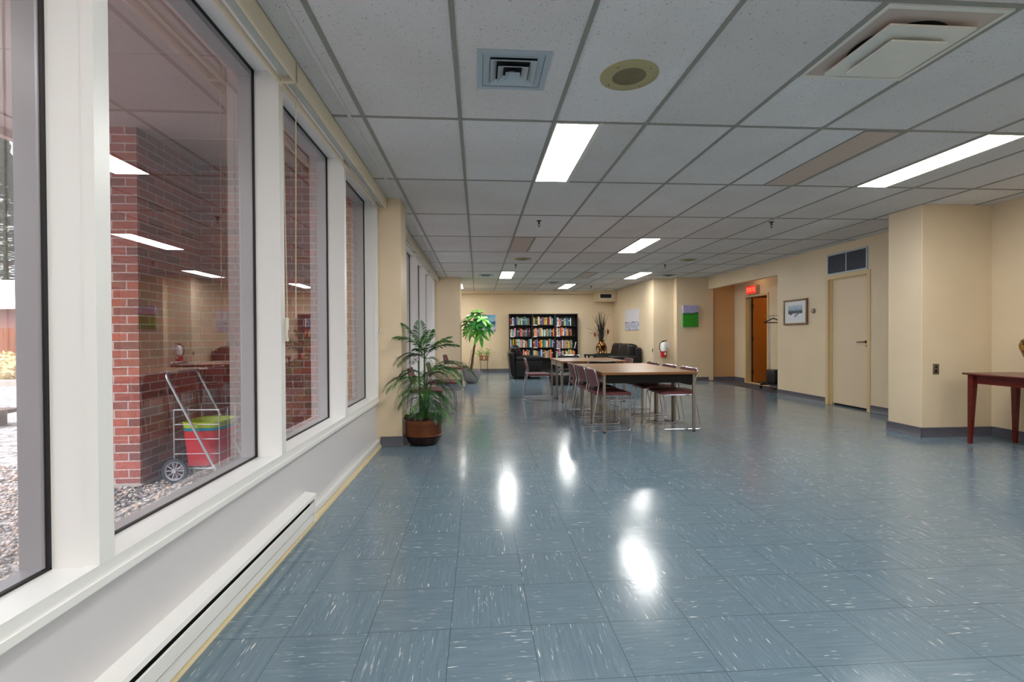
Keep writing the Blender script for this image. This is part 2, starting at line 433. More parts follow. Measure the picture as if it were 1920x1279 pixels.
# ------------------------------------------------------------------ window wall
GX = -1.124
def dado(name, y0, y1):
    return struct(MB().box(-1.19, XW, y0, y1, 0, .46).build(name, M['panel']), 'white panel below the windows', 'wall')
dado('wall_left', YB, 4.978); dado('wall_left_mid', 5.32, 11.45)
def winbase(n, y0, y1):
    b = MB().box(XW, -.988, y0, y1, .03, .072, .004, 2)
    struct(b.build('baseboard_%s' % n, M['white'], smooth=True), 'white painted strip at the foot of the window wall', 'baseboard')
    b = MB(); b.prism([(XW, y0, 0), (-.972, y0, 0), (-.975, y0, .014), (-.988, y0, .028), (XW, y0, .028)], (0, y1-y0, 0))
    struct(b.build('trim_%s' % n, M['tan'], smooth=True), 'tan wooden strip along the floor under the windows', 'trim')
winbase('window_near', YB, 4.975); winbase('window_far', 5.325, 11.44)
wn = [0]
def window(y0, y1, first=False, label='window'):
    """opening from y0 to y1; the mullion stands at the far end, y1..y1+.05"""
    wn[0] += 1
    f = MB(); w_ = .05
    f.box(-1.122, -1.0, y0, y1+w_, .462, .5)                       # sill
    f.box(-1.03, -.9992, y0, y1+w_, .4995, .507)               # bead of the sill
    f.box(XW, -.994, y0, y1+w_, .448, .47)
    f.box(-1.122, -1.0, y1, y1+w_, .5, 2.5)                        # mullion
    f.box(-1.03, -.9975, y1-.004, y1+w_-.0005, .5065, 2.46)
    f.box(-1.122, -1.0, y0, y1, 2.455, 2.504)                      # head
    if first: f.box(-1.122, -1.0, y0-.0, y0+.05, .5, 2.5)
    win = f.build('window_%d' % wn[0], M['white']); struct(win, label, 'window')
    o = MB(); a = y0+(.05 if first else 0)
    o.box(-1.20, -1.131, y1, y1+w_, .46, 2.5); o.box(-1.20, -1.131, a, y1, 2.42, 2.5)
    o.box(-1.20, -1.131, a, y1, .42, .49); o.box(-1.20, -1.131, a-.012, a, .46, 2.5)
    o.box(-1.19, -1.131, y1-.012, y1, .49, 2.42, .003, 1); o.box(-1.19, -1.131, a, y1, .49, .502)
    o.build('outer_frame', M['greyalu'], win)
    k = MB(); e = .007
    for q in ((a, y1, .5, .5+e), (a, y1, 2.455-e, 2.455), (a, a+e, .5, 2.455), (y1-e, y1, .5, 2.455)):
        k.box(-1.131, -1.119, q[0], q[1], q[2], q[3])
    k.build('gasket', M['gasket'], win)
    p = MB().box(-1.127, -1.125, a+.002, y1-.002, .498, 2.457)
    p = MB(); p.face([(GX, a, .495), (GX, y1, .495), (GX, y1, 2.458), (GX, a, 2.458)])
    p.build('pane', M['glass'], win)
ym = [-2.23, -1.035, .155, 1.35, 2.545, 3.74, 4.925]
for a, b, i in zip(ym, ym[1:], range(9)): window(a+.05, b, label='white framed tall window %s' % ['behind the camera', 'beside the camera', 'at the left edge of the picture', 'looking out on the brick pillar and cart', 'behind the beaded blind chain', 'next to the cream pillar'][i])
ym = [5.30, 5.65, 6.9, 8.15, 9.4, 10.65, 11.395]
for a, b, i in zip(ym, ym[1:], range(9)): window(a+.05, b, label='tall window of the far run, %s' % ['hidden behind the near pillar', 'behind the palm', 'second behind the palm', 'behind the window chairs', 'last but one before the far pillar', 'next to the far pillar'][i])
struct(MB().box(-1.2, -1.13, YB, 15, 2.5, 2.8).build('wall_left_lintel', M['concrete']), 'lintel over the windows', 'wall')

# ------------------------------------------------------------------ roller blinds
def blind(y0, y1, label, chain=None, side=1):
    t = tag(empty('roller_blind', (-.955, (y0+y1)/2, CZ)), label, 'blind', 'roller blinds above the windows')
    h = (y1-y0)/2
    b = MB(); b.box(.038, .05, -h, h, -.115, -.001, .003, 2); b.box(-.045, .05, -h, h, -.008, -.001)
    b.build('cover', M['blindtrim'], t)
    MB().lathe([(.03, -h+.02), (.03, h-.02)], (0, 0, -.062), 20, 'y').build('roller', M['shade'], t, True)
    b = MB(); b.box(-.045, -.02, -h+.005, h-.005, -.122, -.098, .008, 3); b.build('bottom_bar', M['blindtrim'], t, True)
    for ya_, yb_ in ((-h, -h+.012), (h-.012, h)): MB().box(-.035, .05, ya_, yb_, -.115, -.01, .002, 1).build('end_bracket', M['blindtrim'], t)
    if chain:
        c = MB()
        (xa, ya), (xb, yb), zt, zb = chain
        for (x, y), (x2, y2) in (((xa, ya), (xa+.006, (ya+yb)/2)), ((xb, yb), (xb-.004, (ya+yb)/2+.006))):
            n = 170; pts = []; rr = []
            for i in range(n*2+1):
                f = i/(2*n); pts.append((x+(x2-x)*f, y+(y2-y)*f, -zt+(zt-zb)*f)); rr.append(.0040 if i % 2 else .0018)
            c.tube(pts, rr, 6)
        c.build('bead_chain', M['beige'], t)
        x, y = xa+.004, (ya+yb)/2
        c = MB(); c.box(x-.006, x+.006, y-.012, y+.012, -zb-.12, -zb+.004, .005, 3)
        hd = c.build('chain_handle', M['offwhite'], t, True)
        MB().box(x+.006, x+.008, y-.003, y+.004, -zb-.1, -zb-.06).build('slot', M['greyalu'], hd)
    return t
blind(.1, 2.53, 'cream roller blind rolled up above the nearest windows')
blind(2.532, 4.955, 'cream roller blind with a long beaded chain beside the cream pillar', ((-.03, -1.19), (.02, -1.14), .12, 1.30))
blind(5.34, 7.55, 'cream roller blind just beyond the near pillar')
blind(7.552, 9.8, 'middle cream roller blind over the far window run')
blind(9.802, 11.43, 'short cream roller blind next to the far pillar')
blind(-2.3, .098, 'cream roller blind above and behind the camera')
t = tag(empty('chain_holder', (-.99, 4.968, 1.13)), 'white cleat with looped blind chain on the left edge of the cream pillar', 'chain cleat')
MB().box(-.008, .006, -.012, .004, -.03, .06, .004, 2, Matrix.Rotation(.35, 4, 'Y')).build('cleat', M['offwhite'], t, True)
MB().tube([(-.004, -.004, 1.26), (.02, -.006, .1), (.005, -.008, 0), (-.006, -.006, .03)], .002, 6).build('chain', M['beige'], t, True)

# ------------------------------------------------------------------ baseboard heater
t = tag(empty('baseboard_heater', (0, 0, 0)), 'long white electric baseboard heater under the near windows', 'heater')
b = MB(); y0, y1 = -2.6, 2.93
b.prism([(XW, y0, .197), (-.957, y0, .186), (-.953, y0, .17), (-.958, y0, .168), (-.962, y0, .181), (XW, y0, .19)], (0, y1-y0, 0)); b.build('top_cover', M['white'], t)
b = MB(); b.box(-.966, -.958, y0, y1-.03, .086, .143, .002, 1); b.build('front_panel', M['white'], t)
b = MB(); b.box(XW, -.984, y0, y1-.03, .075, .184); b.build('dark_slot', M['dark'], t)
b = MB(); b.box(XW, -.968, y0, y1-.03, .029, .073, .002, 1); b.build('bottom_rail', M['white'], t)
b = MB(); b.prism([(XW, y1-.03, .197), (-.956, y1-.03, .185), (-.958, y1-.03, .03), (XW, y1-.03, .03)], (0, .022, 0)); b.build('end_cap', M['white'], t)
MB().lathe([(.008, 0), (.008, .012)], (-.985, y1-.008, .14), 12, 'y').build('screw_knob', M['offwhite'], t, True)

# ------------------------------------------------------------------ ceiling lights, vents, speakers, sprinklers
def gx(i): return -.7138+.6096*i
def gy(j): return 3.1433+1.2192*j
def make_light(lit):
    t = empty('ceiling_light')
    f = MB(); W_, L_ = .293, 1.195
    for q in ((-W_/2, W_/2, -L_/2, -L_/2+.01), (-W_/2, W_/2, L_/2-.01, L_/2), (-W_/2, -W_/2+.01, -L_/2+.01, L_/2-.01), (W_/2-.01, W_/2, -L_/2+.01, L_/2-.01)):
        f.box(*q, -.007, .0)
    f.box(W_/2, W_/2+.022, -L_/2-.01, L_/2+.01, -.006, 0)
    f.build('frame', M['white2'] if lit else M['tbar'], t)
    MB().box(-W_/2+.01, W_/2-.01, -L_/2+.01, L_/2-.01, -.005, -.001).build('diffuser', M['lamp'] if lit else M['deadlens'], t)
    return t
lt = make_light(True); dt = make_light(False)
spots = [(2, 0, 1, 'bright ceiling light panel nearest the windows, closest to the camera'), (7, 0, 1, 'bright ceiling light panel at the right edge of the picture'),
         (5, 3, 1, 'bright ceiling light panel over the front tables'), (2, 6, 1, 'lit ceiling light in line with the nearest panel, far down the room'),
         (7, 6, 1, 'lit ceiling light just in front of the wall with the fire extinguisher'), (5, 8, 1, 'small distant lit ceiling light left of the far sprinkler'),
         (0, 8, 1, 'lit ceiling light half hidden behind the far left pillar'),
         (5, -3, 1, 'added unseen ceiling light panel behind the camera in the middle'), (1, -3, 1, 'added unseen ceiling light panel behind the camera by the windows'), (8, -3, 1, 'added unseen ceiling light panel behind the camera by the right wall'), (3, -5, 1, 'added unseen ceiling light panel farthest behind the camera, left'), (6, -5, 1, 'added unseen ceiling light panel farthest behind the camera, right'),  # unseen panels added behind the camera so the room is evenly lit
         (2, 3, 0, 'unlit ceiling light panel with a grey lens in line with the nearest lit one'), (5, 6, 0, 'unlit beige ceiling light panel left of the far vent'), (5.5, 0, 0, 'unlit pinkish ceiling light panel nearest the big square diffuser')]
ul = [True, True]
for c, r, lit, lab in spots:
    o = (lt if lit else dt) if ul[lit] else copy_tree(lt if lit else dt); ul[lit] = False
    o.location = (gx(c)+.012+.1465+(.005 if c == 5.5 else 0), gy(r)+.6096, CZ)
    tag(o, lab, 'ceiling light', 'fluorescent ceiling panels' if lit else 'unlit ceiling panels')
# square stepped diffuser
t = tag(empty('ceiling_vent', (.19, 2.56, CZ)), 'pale blue grey square stepped air vent in the near ceiling', 'air vent', 'square ceiling vents')
f = MB(); S = .187
for q in ((-S, S, -S, -S+.03), (-S, S, S-.03, S), (-S, -S+.03, -S+.03, S-.03), (S-.03, S, -S+.03, S-.03)): f.box(*q, -.006, 0)
f.build('frame', M['vent'], t)
MB().box(-S+.03, S-.03, -S+.03, S-.03, -.0015, 0).build('dark_opening', M['dark'], t)
def cone(b, r0, r1, z0, z1, th=.003):
    for k in range(4):
        a = k*PI/2; m = Matrix.Rotation(a, 4, 'Z')
        b.face([m @ Vector(p) for p in ((-r0, -r0, z0), (r0, -r0, z0), (r1, -r1, z1), (-r1, -r1, z1))])
        b.face([m @ Vector(p) for p in ((-r0, -r0, z0), (r0, -r0, z0), (r0, -r0, z0+th*1.6), (-r0, -r0, z0+th*1.6))])
for r0, r1, z0 in ((.155, .12, -.004), (.118, .086, -.016), (.078, .048, -.026), (.038, .004, -.034)):
    f = MB(); cone(f, r0, r1, z0+.002 if r0 > .15 else z0, -.0015 if r0 < .15 else -.03 if 0 else -.0018); f.build('louvre', M['vent'], t)
v0 = t
for x, y, lab in ((.19, 11.07, 'square ceiling vent left of the distant lit panel in line with the windows'), (1.97, 12.5, 'dark slotted square ceiling vent left of the farthest light'), (4.41, 10.95, 'square ceiling vent above the wall with the green canvas')):
    o = copy_tree(v0); o.location = (x, y, CZ); o['label'] = lab
# big plaque diffuser
t = tag(empty('plaque_diffuser', (2.03, 2.235, CZ)), 'large white square diffuser with nested plates at the upper right', 'air vent')
f = MB(); S = .29
for q in ((-S, S, -S, -S+.022), (-S, S, S-.022, S), (-S, -S+.022, -S+.022, S-.022), (S-.022, S, -S+.022, S-.022)): f.box(*q, -.006, 0)
f.build('frame', M['white2'], t)
MB().box(-S+.02, S-.02, -S+.02, S-.02, -.002, 0).build('backing', M['deadlens'], t)
MB().lathe([(.2, -.003), (.2, -.006)], (0, 0, 0), 40).build('dark_throat', M['dark'], t)
def plate(name, s, z, k=.02):
    b = MB(); b.prism([(-s, -s, z-.003), (s, -s, z-.003), (s, s, z-.003), (-s, s, z-.003)], (0, 0, .003)); 
    b.box(-s, s, -s, -s+.004, z, z+k); b.box(-s, s, s-.004, s, z, z+k); b.box(-s, -s+.004, -s+.004, s-.004, z, z+k); b.box(s-.004, s, -s+.004, s-.004, z, z+k)
    return b.build(name, M['white2'], t)
plate('outer_plate', .205, -.034, .008); plate('inner_plate', .135, -.058, .006)
MB().lathe([(.1, -.038), (.1, -.04)], (0, 0, 0), 32).build('shadow_gap', M['dark'], t)
MB().lathe([(.05, -.0585), (.045, -.062), (.012, -.0625), (.01, -.0615)], (0, 0, 0), 28).build('centre_disc', M['white2'], t, True)
# speakers
def make_speaker():
    t = empty('ceiling_speaker')
    MB().lathe([(.155, 0), (.155, -.003), (.145, -.008), (.09, -.009), (.088, -.004)], (0, 0, 0), 40).build('plate', M['speaker'], t, True)
    b = MB()
    for i in range(12):
        r = .006+i*.0068; b.lathe([(r, -.006), (r+.0045, -.006), (r+.0045, -.0075), (r, -.0075)], (0, 0, 0), 32, caps=False)
    b.lathe([(.088, -.006), (.088, -.0055)], (0, 0, 0), 32)
    b.build('grille', M['speakergrille'], t)
    for k in range(4):
        a = PI/4+k*PI/2; MB().lathe([(.004, -.0085), (.003, -.0105)], (.125*math.cos(a), .125*math.sin(a), 0), 10).build('screw', M['brown'], t)
    return t
s0 = make_speaker()
for i, (x, y, l) in enumerate(((.82, 2.57, 'round tan ceiling speaker nearest the camera'), (.816, 8.73, 'round tan ceiling speaker above the far side of the room near the windows'), (3.886, 8.71, 'round tan ceiling speaker toward the right wall'))):
    o = s0 if i == 0 else copy_tree(s0); o.location = (x, y, CZ); tag(o, l, 'speaker', 'round ceiling speakers')
def make_spr():
    t = empty('sprinkler_head')
    MB().lathe([(.035, 0), (.034, -.004), (.014, -.014), (.012, -.02)], (0, 0, 0), 20).build('escutcheon', M['brown'], t, True)
    b = MB(); b.lathe([(.01, -.015), (.01, -.04), (.006, -.045)], (0, 0, 0), 12)
    b.tube([(-.01, 0, -.04), (-.014, 0, -.055), (0, 0, -.072)], .003, 6); b.tube([(.01, 0, -.04), (.014, 0, -.055), (0, 0, -.072)], .003, 6)
    b.build('body', M['brown'], t, True)
    MB().lathe([(.014, -.072), (.014, -.075)], (0, 0, 0), 16).build('deflector', M['brown'], t)
    return t
s0 = make_spr()
for i, (x, y, l) in enumerate(((.747, 5.85, 'sprinkler head above the front tables on the window side'), (3.631, 5.77, 'sprinkler head nearest the right wall'), (.744, 9.42, 'sprinkler head beside the distant light in line with the windows'), (3.694, 9.35, 'sprinkler head in front of the green canvas wall'), (3.158, 13.33, 'farthest small sprinkler head near the far corner'))):
    o = s0 if i == 0 else copy_tree(s0); o.location = (x, y, CZ+.003); tag(o, l, 'sprinkler', 'ceiling sprinklers')

# ------------------------------------------------------------------ doors, grille and things on the right wall
d = MB()
d.box(5.568, 5.66, 7.365, 7.418, 0, 1.98); d.box(5.568, 5.66, 6.532, 6.585, 0, 1.98); d.box(5.568, 5.66, 6.532, 7.418, 1.98, 2.034)
d.box(5.612, 5.659, 7.335, 7.366, 0, 1.96); d.box(5.612, 5.659, 6.584, 6.6, 0, 1.96); d.box(5.612, 5.659, 6.585, 7.366, 1.96, 1.981)
door = struct(d.build('door_1', M['creamtrim']), 'closed cream door under the louvred grille', 'door')
MB().box(5.63, 5.668, 6.6, 7.336, .03, 1.962).build('door_leaf', M['doorpaint'], door)
MB().box(5.66, 5.7, 6.55, 7.4, 0, 2.0).build('dark_gap', M['dark'], door)
h = MB(); h.lathe([(.022, 0), (.022, -.008)], (5.63, 6.665, 1.0), 16, 'x'); h.tube(fillet([(5.62, 6.665, 1.0), (5.585, 6.665, 1.0), (5.585, 6.79, .995)], .012), .008, 8)
h.lathe([(.01, 0), (.01, -.005)], (5.63, 6.665, .94), 12, 'x'); h.build('door_handle', M['brown'], door, True)
# louvred grille
t = tag(empty('wall_grille', (5.58, 6.985, 2.21)), 'pale blue framed louvred air grille above the cream door', 'air grille')
f = MB(); hy, hz = .405, .165
for q in ((-hy, hy, -hz, -hz+.025), (-hy, hy, hz-.025, hz), (-hy, -hy+.025, -hz+.025, hz-.025), (hy-.025, hy, -hz+.025, hz-.025), (-.008, .008, -hz+.025, hz-.025)): f.box(-.012, 0, *q)
f.build('frame', M['vent'], t)
MB().box(-.002, 0, -hy+.02, hy-.02, -hz+.02, hz-.02).build('dark_opening', M['gasket'], t)
f = MB()
for i in range(22):
    z = -hz+.032+i*.0125; f.prism([(-.002, -hy+.024, z), (-.009, -hy+.024, z-.006), (-.009, -hy+.024, z-.0045), (-.002, -hy+.024, z+.0015)], (0, 2*hy-.048, 0))
f.build('slats', mat('blue grey grille slats', (112, 122, 140), .5), t)
# winter picture
def winter():
    m = mat('winter landscape print', (200, 205, 215), .5); t = NT(m); o = t.obj(); x, y, z = t.sep(o)
    n = t.noise(t.comb(0, t.math('MULTIPLY', y, 2), z), 26, 5, .7)
    zz = t.math('ADD', z, t.math('MULTIPLY', t.math('SUBTRACT', n, .5), .09))
    base = t.ramp(t.maprange(zz, -.13, .13), [(0, (226, 230, 238)), (.36, (236, 238, 244)), (.42, (70, 84, 92)), (.56, (60, 76, 82)), (.66, (150, 178, 200)), (1, (196, 212, 226))])
    tr = t.maprange(t.noise(t.comb(0, t.math('MULTIPLY', y, 60), t.math('MULTIPLY', z, 7)), 1, 3, .6), .6, .66)
    c = t.mix(t.math('MULTIPLY', tr, .6), base, (*lin((60, 56, 60)), 1)); t.l(c, t.b.inputs['Base Color']); return m
t = tag(empty('framed_picture', (5.58, 8.15, 1.507)), 'framed snowy landscape picture with a cream mat between the alcove and the door', 'picture')
f = MB(); hy, hz, k = .315, .225, .035
for q in ((-hy, hy, -hz, -hz+k), (-hy, hy, hz-k, hz), (-hy, -hy+k, -hz+k, hz-k), (hy-k, hy, -hz+k, hz-k)): f.box(-.032, 0, *q, .006, 2)
f.build('frame', wood('brown gilt wood', (104, 78, 52), (140, 104, 64), .35, 'z'), t, True)
MB().box(-.02, -.001, -hy+k, hy-k, -hz+k, hz-k).build('mat_board', M['paper'], t)
pic = MB().box(-.0215, -.0201, -.19, .19, -.125, .12).build('picture', winter(), t)
b = MB(); b.box(-.0225, -.0215, .09, .14, -.05, -.012); b.prism([(-.0225, .148, -.012), (-.0225, .082, -.012), (-.0225, .1, .012), (-.0225, .135, .012)], (.001, 0, 0)); b.build('painted_barn', mat('painted dark barn', (96, 50, 52), .6), pic)
b = MB(); b.prism([(-.0225, .02, -.07), (-.0225, -.09, -.01), (-.0225, -.12, -.015), (-.0225, 0, -.09)], (.001, 0, 0)); b.build('painted_stream', mat('painted grey stream', (84, 100, 112), .6), pic)
t = tag(MB().lathe([(.042, 0), (.042, -.012), (.036, -.028), (.02, -.034), (0.001, -.035)], (0, 0, 0), 28, 'x').build('thermostat', M['steel'], None, True, (5.583, 7.70, 1.505)), 'small round silver thermostat dial on the right wall', 'thermostat')
# outlets
def outlet(loc, rz, label, m, w_=.035, h_=.057, kind='outlet'):
    t = tag(empty('wall_%s' % kind, loc, rz), label, kind)
    MB().box(-w_, w_, -.006, 0, -h_, h_, .003, 2).build('cover_plate', m, t, True)
    if kind == 'outlet':
        for z in (-.022, .022): MB().lathe([(.014, 0), (.014, -.008)], (0, 0, z), 14, 'y').build('socket', M['blackmetal'] if m == M['steel'] else M['beige'], t)
    else: MB().box(-.005, .005, -.014, 0, -.012, .012).build('toggle', M['blackmetal'], t)
    return t
outlet((4.93, 4.90, .73), 0, 'brushed metal socket plate on the square right pillar', M['steel'])
outlet((.79, 15.13, .42), 0, 'beige wall socket plate left of the bookcases, farther from them', M['beige'])
outlet((.90, 15.13, .42), 0, 'beige wall socket plate right beside the bookcases', M['beige'])
outlet((4.28, 11.63, .75), -PI/2, 'grey light switch plate beside the corner with the fire extinguisher', M['steel'], .03, .05, 'switch')
t = tag(empty('corner_vent', (3.94, 14.72, 2.335)), 'white framed dark vent in the far corner bulkhead', 'air vent')
f = MB()
for q in ((-.2, .2, -.085, -.06), (-.2, .2, .06, .085), (-.2, -.175, -.06, .06), (.175, .2, -.06, .06)): f.box(q[0], q[1], -.014, 0, q[2], q[3])
f.build('frame', M['offwhite'], t); MB().box(-.175, .175, -.004, 0, -.06, .06).build('dark_opening', M['gasket'], t)
f = MB(); [f.box(-.175, .175, -.01, -.006, -.055+i*.018, -.051+i*.018) for i in range(7)]; f.build('slats', M['gasket'], t)

# alcove door (open)
d = MB()
d.box(6.235, 6.37, 10.9, 10.955, 0, 1.98); d.box(6.235, 6.37, 10.02, 10.075, 0, 1.98); d.box(6.235, 6.37, 10.02, 10.955, 1.98, 2.035)
d.box(6.235, 6.4, 10.075, 10.9, 0, .012)
door = struct(d.build('door_2', M['creamtrim']), 'doorway in the alcove with an orange brown door swung open', 'door')
leaf = MB().box(6.385, 7.2, 10.855, 10.9, .02, 1.975).build('door_leaf', M['oakdoor'], door)
for z in (.25, 1.02, 1.78): MB().box(6.366, 6.386, 10.84, 10.905, z-.05, z+.05).build('hinge', M['gasket'], door)
MB().box(6.372, 6.384, 10.86, 10.9, .02, 1.975).build('hinge_gap', M['gasket'], door)
# exit sign
t = tag(empty('exit_sign', (6.25, 10.56, 2.13)), 'glowing red SORTIE exit sign above the open alcove door', 'exit sign')
MB().box(-.09, 0, -.2, .2, -.1, .1, .006, 2).build('housing', mat('pink grey sign housing', (190, 160, 146), .5), t)
MB().box(-.094, -.089, -.185, .185, -.085, .085).build('face_panel', M['exitred'], t)
cu = bpy.data.curves.new('txt', 'FONT'); cu.body = 'SORTIE'; cu.size = .135; cu.align_x = 'CENTER'; cu.align_y = 'CENTER'; cu.extrude = .0015; cu.offset = .0015
to = bpy.data.objects.new('txt', cu); C.objects.link(to); dg = bpy.context.evaluated_depsgraph_get(); dg.update()
me = bpy.data.meshes.new_from_object(to.evaluated_get(dg)); bpy.data.objects.remove(to)
me.transform(Matrix(((0, 0, -1, -.0965), (-.78, 0, 0, 0), (0, 1.05, 0, 0), (0, 0, 0, 1)))); me.materials.clear(); me.materials.append(M['exittxt'])
lo = bpy.data.objects.new('lettering', me); C.objects.link(lo); lo.parent = t
# warm lamps
t = tag(empty('ceiling_lamp', (5.98, 10.3, 2.5)), 'added unseen round lamp that warms the alcove', 'ceiling lamp')  # unseen lamp added to give the alcove walls a warm tone
MB().lathe([(.1, 0), (.1, -.02), (.06, -.05), (.001, -.06)], (0, 0, 0), 24).build('lamp_glass', M['warm'], t, True)
t = tag(empty('ceiling_lamp', (7.3, 10.0, 2.5)), 'small round warm ceiling lamp in the room beyond the alcove door', 'ceiling lamp')
MB().lathe([(.12, 0), (.12, -.02), (.06, -.05), (.001, -.06)], (0, 0, 0), 24).build('lamp_glass', M['warm2'], t, True)
# coat rack
t = tag(empty('coat_rack', (6.02, 9.25, 0)), 'chrome rolling coat rack partly hidden behind the alcove edge', 'coat rack')
for y in (.38, -.38):
    MB().tube([(0, y, .1), (0, y, 1.52)], .012, 10).build('post', M['chrome'], t, True)
    MB().tube([(-.2, y, .09), (.2, y, .09)], .014, 10).build('foot_bar', M['blackmetal'], t, True)
    for x in (-.19, .19):
        MB().lathe([(.028, -.012), (.028, .012)], (x, y, .03), 16, 'y').build('caster', M['blackmetal'], t, True)
        MB().tube([(x, y, .03), (x, y, .09)], .008, 8).build('caster_stem', M['chrome'], t)
MB().tube([(0, -.5, 1.5), (0, .52, 1.5)], .012, 10).build('hanging_rail', M['chrome'], t, True)
MB().box(-.14, .14, -.38, .38, .1, .125).build('base_shelf', M['blackmetal'], t)
def hanger(y, l):
    t = tag(empty('coat_hanger', (6.02, y, 1.5)), l, 'hanger', 'hangers on the coat rack')
    MB().tube(fillet([(-.02, 0, .0), (0, 0, .022), (.02, 0, 0), (0, 0, -.05)], .01), .003, 6).build('hook', M['chrome'], t, True)
    MB().tube(fillet([(0, 0, -.05), (.21, 0, -.14), (-.21, 0, -.14), (0, 0, -.05)], .02), .011, 8).build('body', M['blackvinyl'], t, True)
hanger(9.5, 'black plastic coat hanger on the chrome coat rack in the alcove')
tag(MB().box(-.12, .12, -.15, .15, 0, .28, .03, 3).build('bag', M['blackvinyl'], None, True, (6.02, 9.43, .126)), 'black bag standing on the base of the coat rack', 'bag')

# ------------------------------------------------------------------ far right wall: extinguisher, canvases
t = tag(empty('fire_extinguisher', (4.5, 11.485, .60)), 'red and white fire extinguisher hanging beside the stepped corner', 'fire extinguisher')
MB().lathe([(.055, -.02), (.066, -.01), (.068, .02), (.068, .13)], (0, 0, 0), 24).build('lower_body', M['red'], t, True)
MB().lathe([(.0685, .13), (.0685, .3), (.05, .335), (.02, .35)], (0, 0, 0), 24).build('label_band', M['paper'], t, True)
b = MB(); b.lathe([(.018, .34), (.018, .37)], (0, 0, 0), 12); b.prism([(-.04, -.012, .365), (.03, -.012, .37), (.1, -.012, .395), (.1, -.012, .4), (.0, -.012, .385), (-.04, -.012, .385)], (0, .024, 0)); b.build('valve', M['blackmetal'], t)
MB().tube(fillet([(-.02, 0, .36), (-.1, -.01, .33), (-.115, -.01, .2), (-.075, -.02, .1)], .06, 8), .009, 8).build('hose', M['blackmetal'], t, True)
MB().box(-.03, .05, -.08, -.078, -.12, 0, 0, 1, Matrix.Translation((.045, 0, .335)) @ Matrix.Rotation(-.3, 4, 'Y')).build('tag_card', M['paper'], t)
MB().box(-.012, .03, -.0705, -.068, .04, .1).build('red_body_label', M['paper'], t)
MB().box(-.02, .02, .03, .088, .1, .3).build('wall_bracket', M['steel'], t)
# green canvas
def field():
    m = mat('painted green field', (40, 140, 40), .6); t = NT(m); x, y, z = t.sep(t.obj())
    n = t.noise(t.comb(x, 0, z), 22, 4, .65); nn = t.noise(t.comb(x, 0, 0), 11, 3, .7)
    zz = t.math('ADD', z, t.math('MULTIPLY', t.math('SUBTRACT', nn, .5), -.22))
    g = t.mix(n, (*lin((20, 110, 20)), 1), (*lin((60, 176, 40)), 1)); s = t.mix(t.maprange(n, .4, .65), (*lin((150, 160, 206)), 1), (*lin((196, 178, 206)), 1))
    c = t.mix(t.math('GREATER_THAN', zz, .075), g, s)
    dk = t.math('MULTIPLY', t.math('GREATER_THAN', zz, .035), t.math('LESS_THAN', zz, .075)); c = t.mix(t.math('MULTIPLY', dk, .8), c, (*lin((30, 84, 44)), 1))
    t.l(c, t.b.inputs['Base Color']); return m
tag(MB().box(-.19, .19, -.05, 0, -.26, .26, .004, 2).build('canvas_painting', field(), None, False, (5.12, 11.403, 1.575)), 'thick canvas painting of a green field under a lilac sky', 'painting')
def lake():
    m = mat('pale grey lake print', (200, 200, 210), .6); t = NT(m); x, y, z = t.sep(t.obj())
    n = t.noise(t.comb(0, t.math('MULTIPLY', y, 2), t.math('MULTIPLY', z, 12)), 2.5, 4, .6)
    low = t.ramp(n, [(.4, (206, 208, 222)), (.6, (140, 146, 170))]); top = t.mix(t.maprange(n, .3, .7), (*lin((206, 202, 208)), 1), (*lin((222, 220, 226)), 1))
    c = t.mix(t.math('GREATER_THAN', z, -.06), low, top)
    sh = t.math('MULTIPLY', t.math('GREATER_THAN', z, -.085), t.math('LESS_THAN', z, -.05)); c = t.mix(t.math('MULTIPLY', sh, t.maprange(y, -.25, .3)), c, (*lin((104, 108, 122)), 1))
    t.l(c, t.b.inputs['Base Color']); return m
lk = lake()
for y, lab in ((13.51, 'pale lake canvas panel nearer the far corner, left half of a pair'), (12.91, 'pale lake canvas panel nearer the light switch, right half of a pair')):
    tag(MB().box(-.02, 0, -.295, .295, -.29, .29, .003, 1).build('lake_painting', lk, None, False, (4.283, y, 1.55)), lab, 'painting', 'pair of lake canvases')
# blue landscape on the back wall
def blue():
    m = mat('painted blue hills and shore', (60, 120, 190), .5); t = NT(m); x, y, z = t.sep(t.obj())
    n = t.noise(t.comb(t.math('MULTIPLY', x, 1.5), 0, z), 6, 4, .6)
    zz = t.math('ADD', z, t.math('MULTIPLY', t.math('SUBTRACT', n, .5), .16))
    c = t.ramp(t.maprange(zz, -.26, .26), [(0, (120, 110, 110)), (.16, (190, 196, 220)), (.32, (110, 150, 200)), (.42, (16, 84, 70)), (.52, (20, 60, 130)), (.62, (30, 96, 170)), (.66, (150, 196, 220)), (1, (60, 150, 206))])
    t.l(c, t.b.inputs['Base Color']); return m
tag(MB().box(-.28, .28, -.03, 0, -.255, .255, .003, 1).build('landscape_painting', blue(), None, False, (.265, 15.133, 1.525)), 'blue landscape painting half hidden behind the potted tree', 'painting')

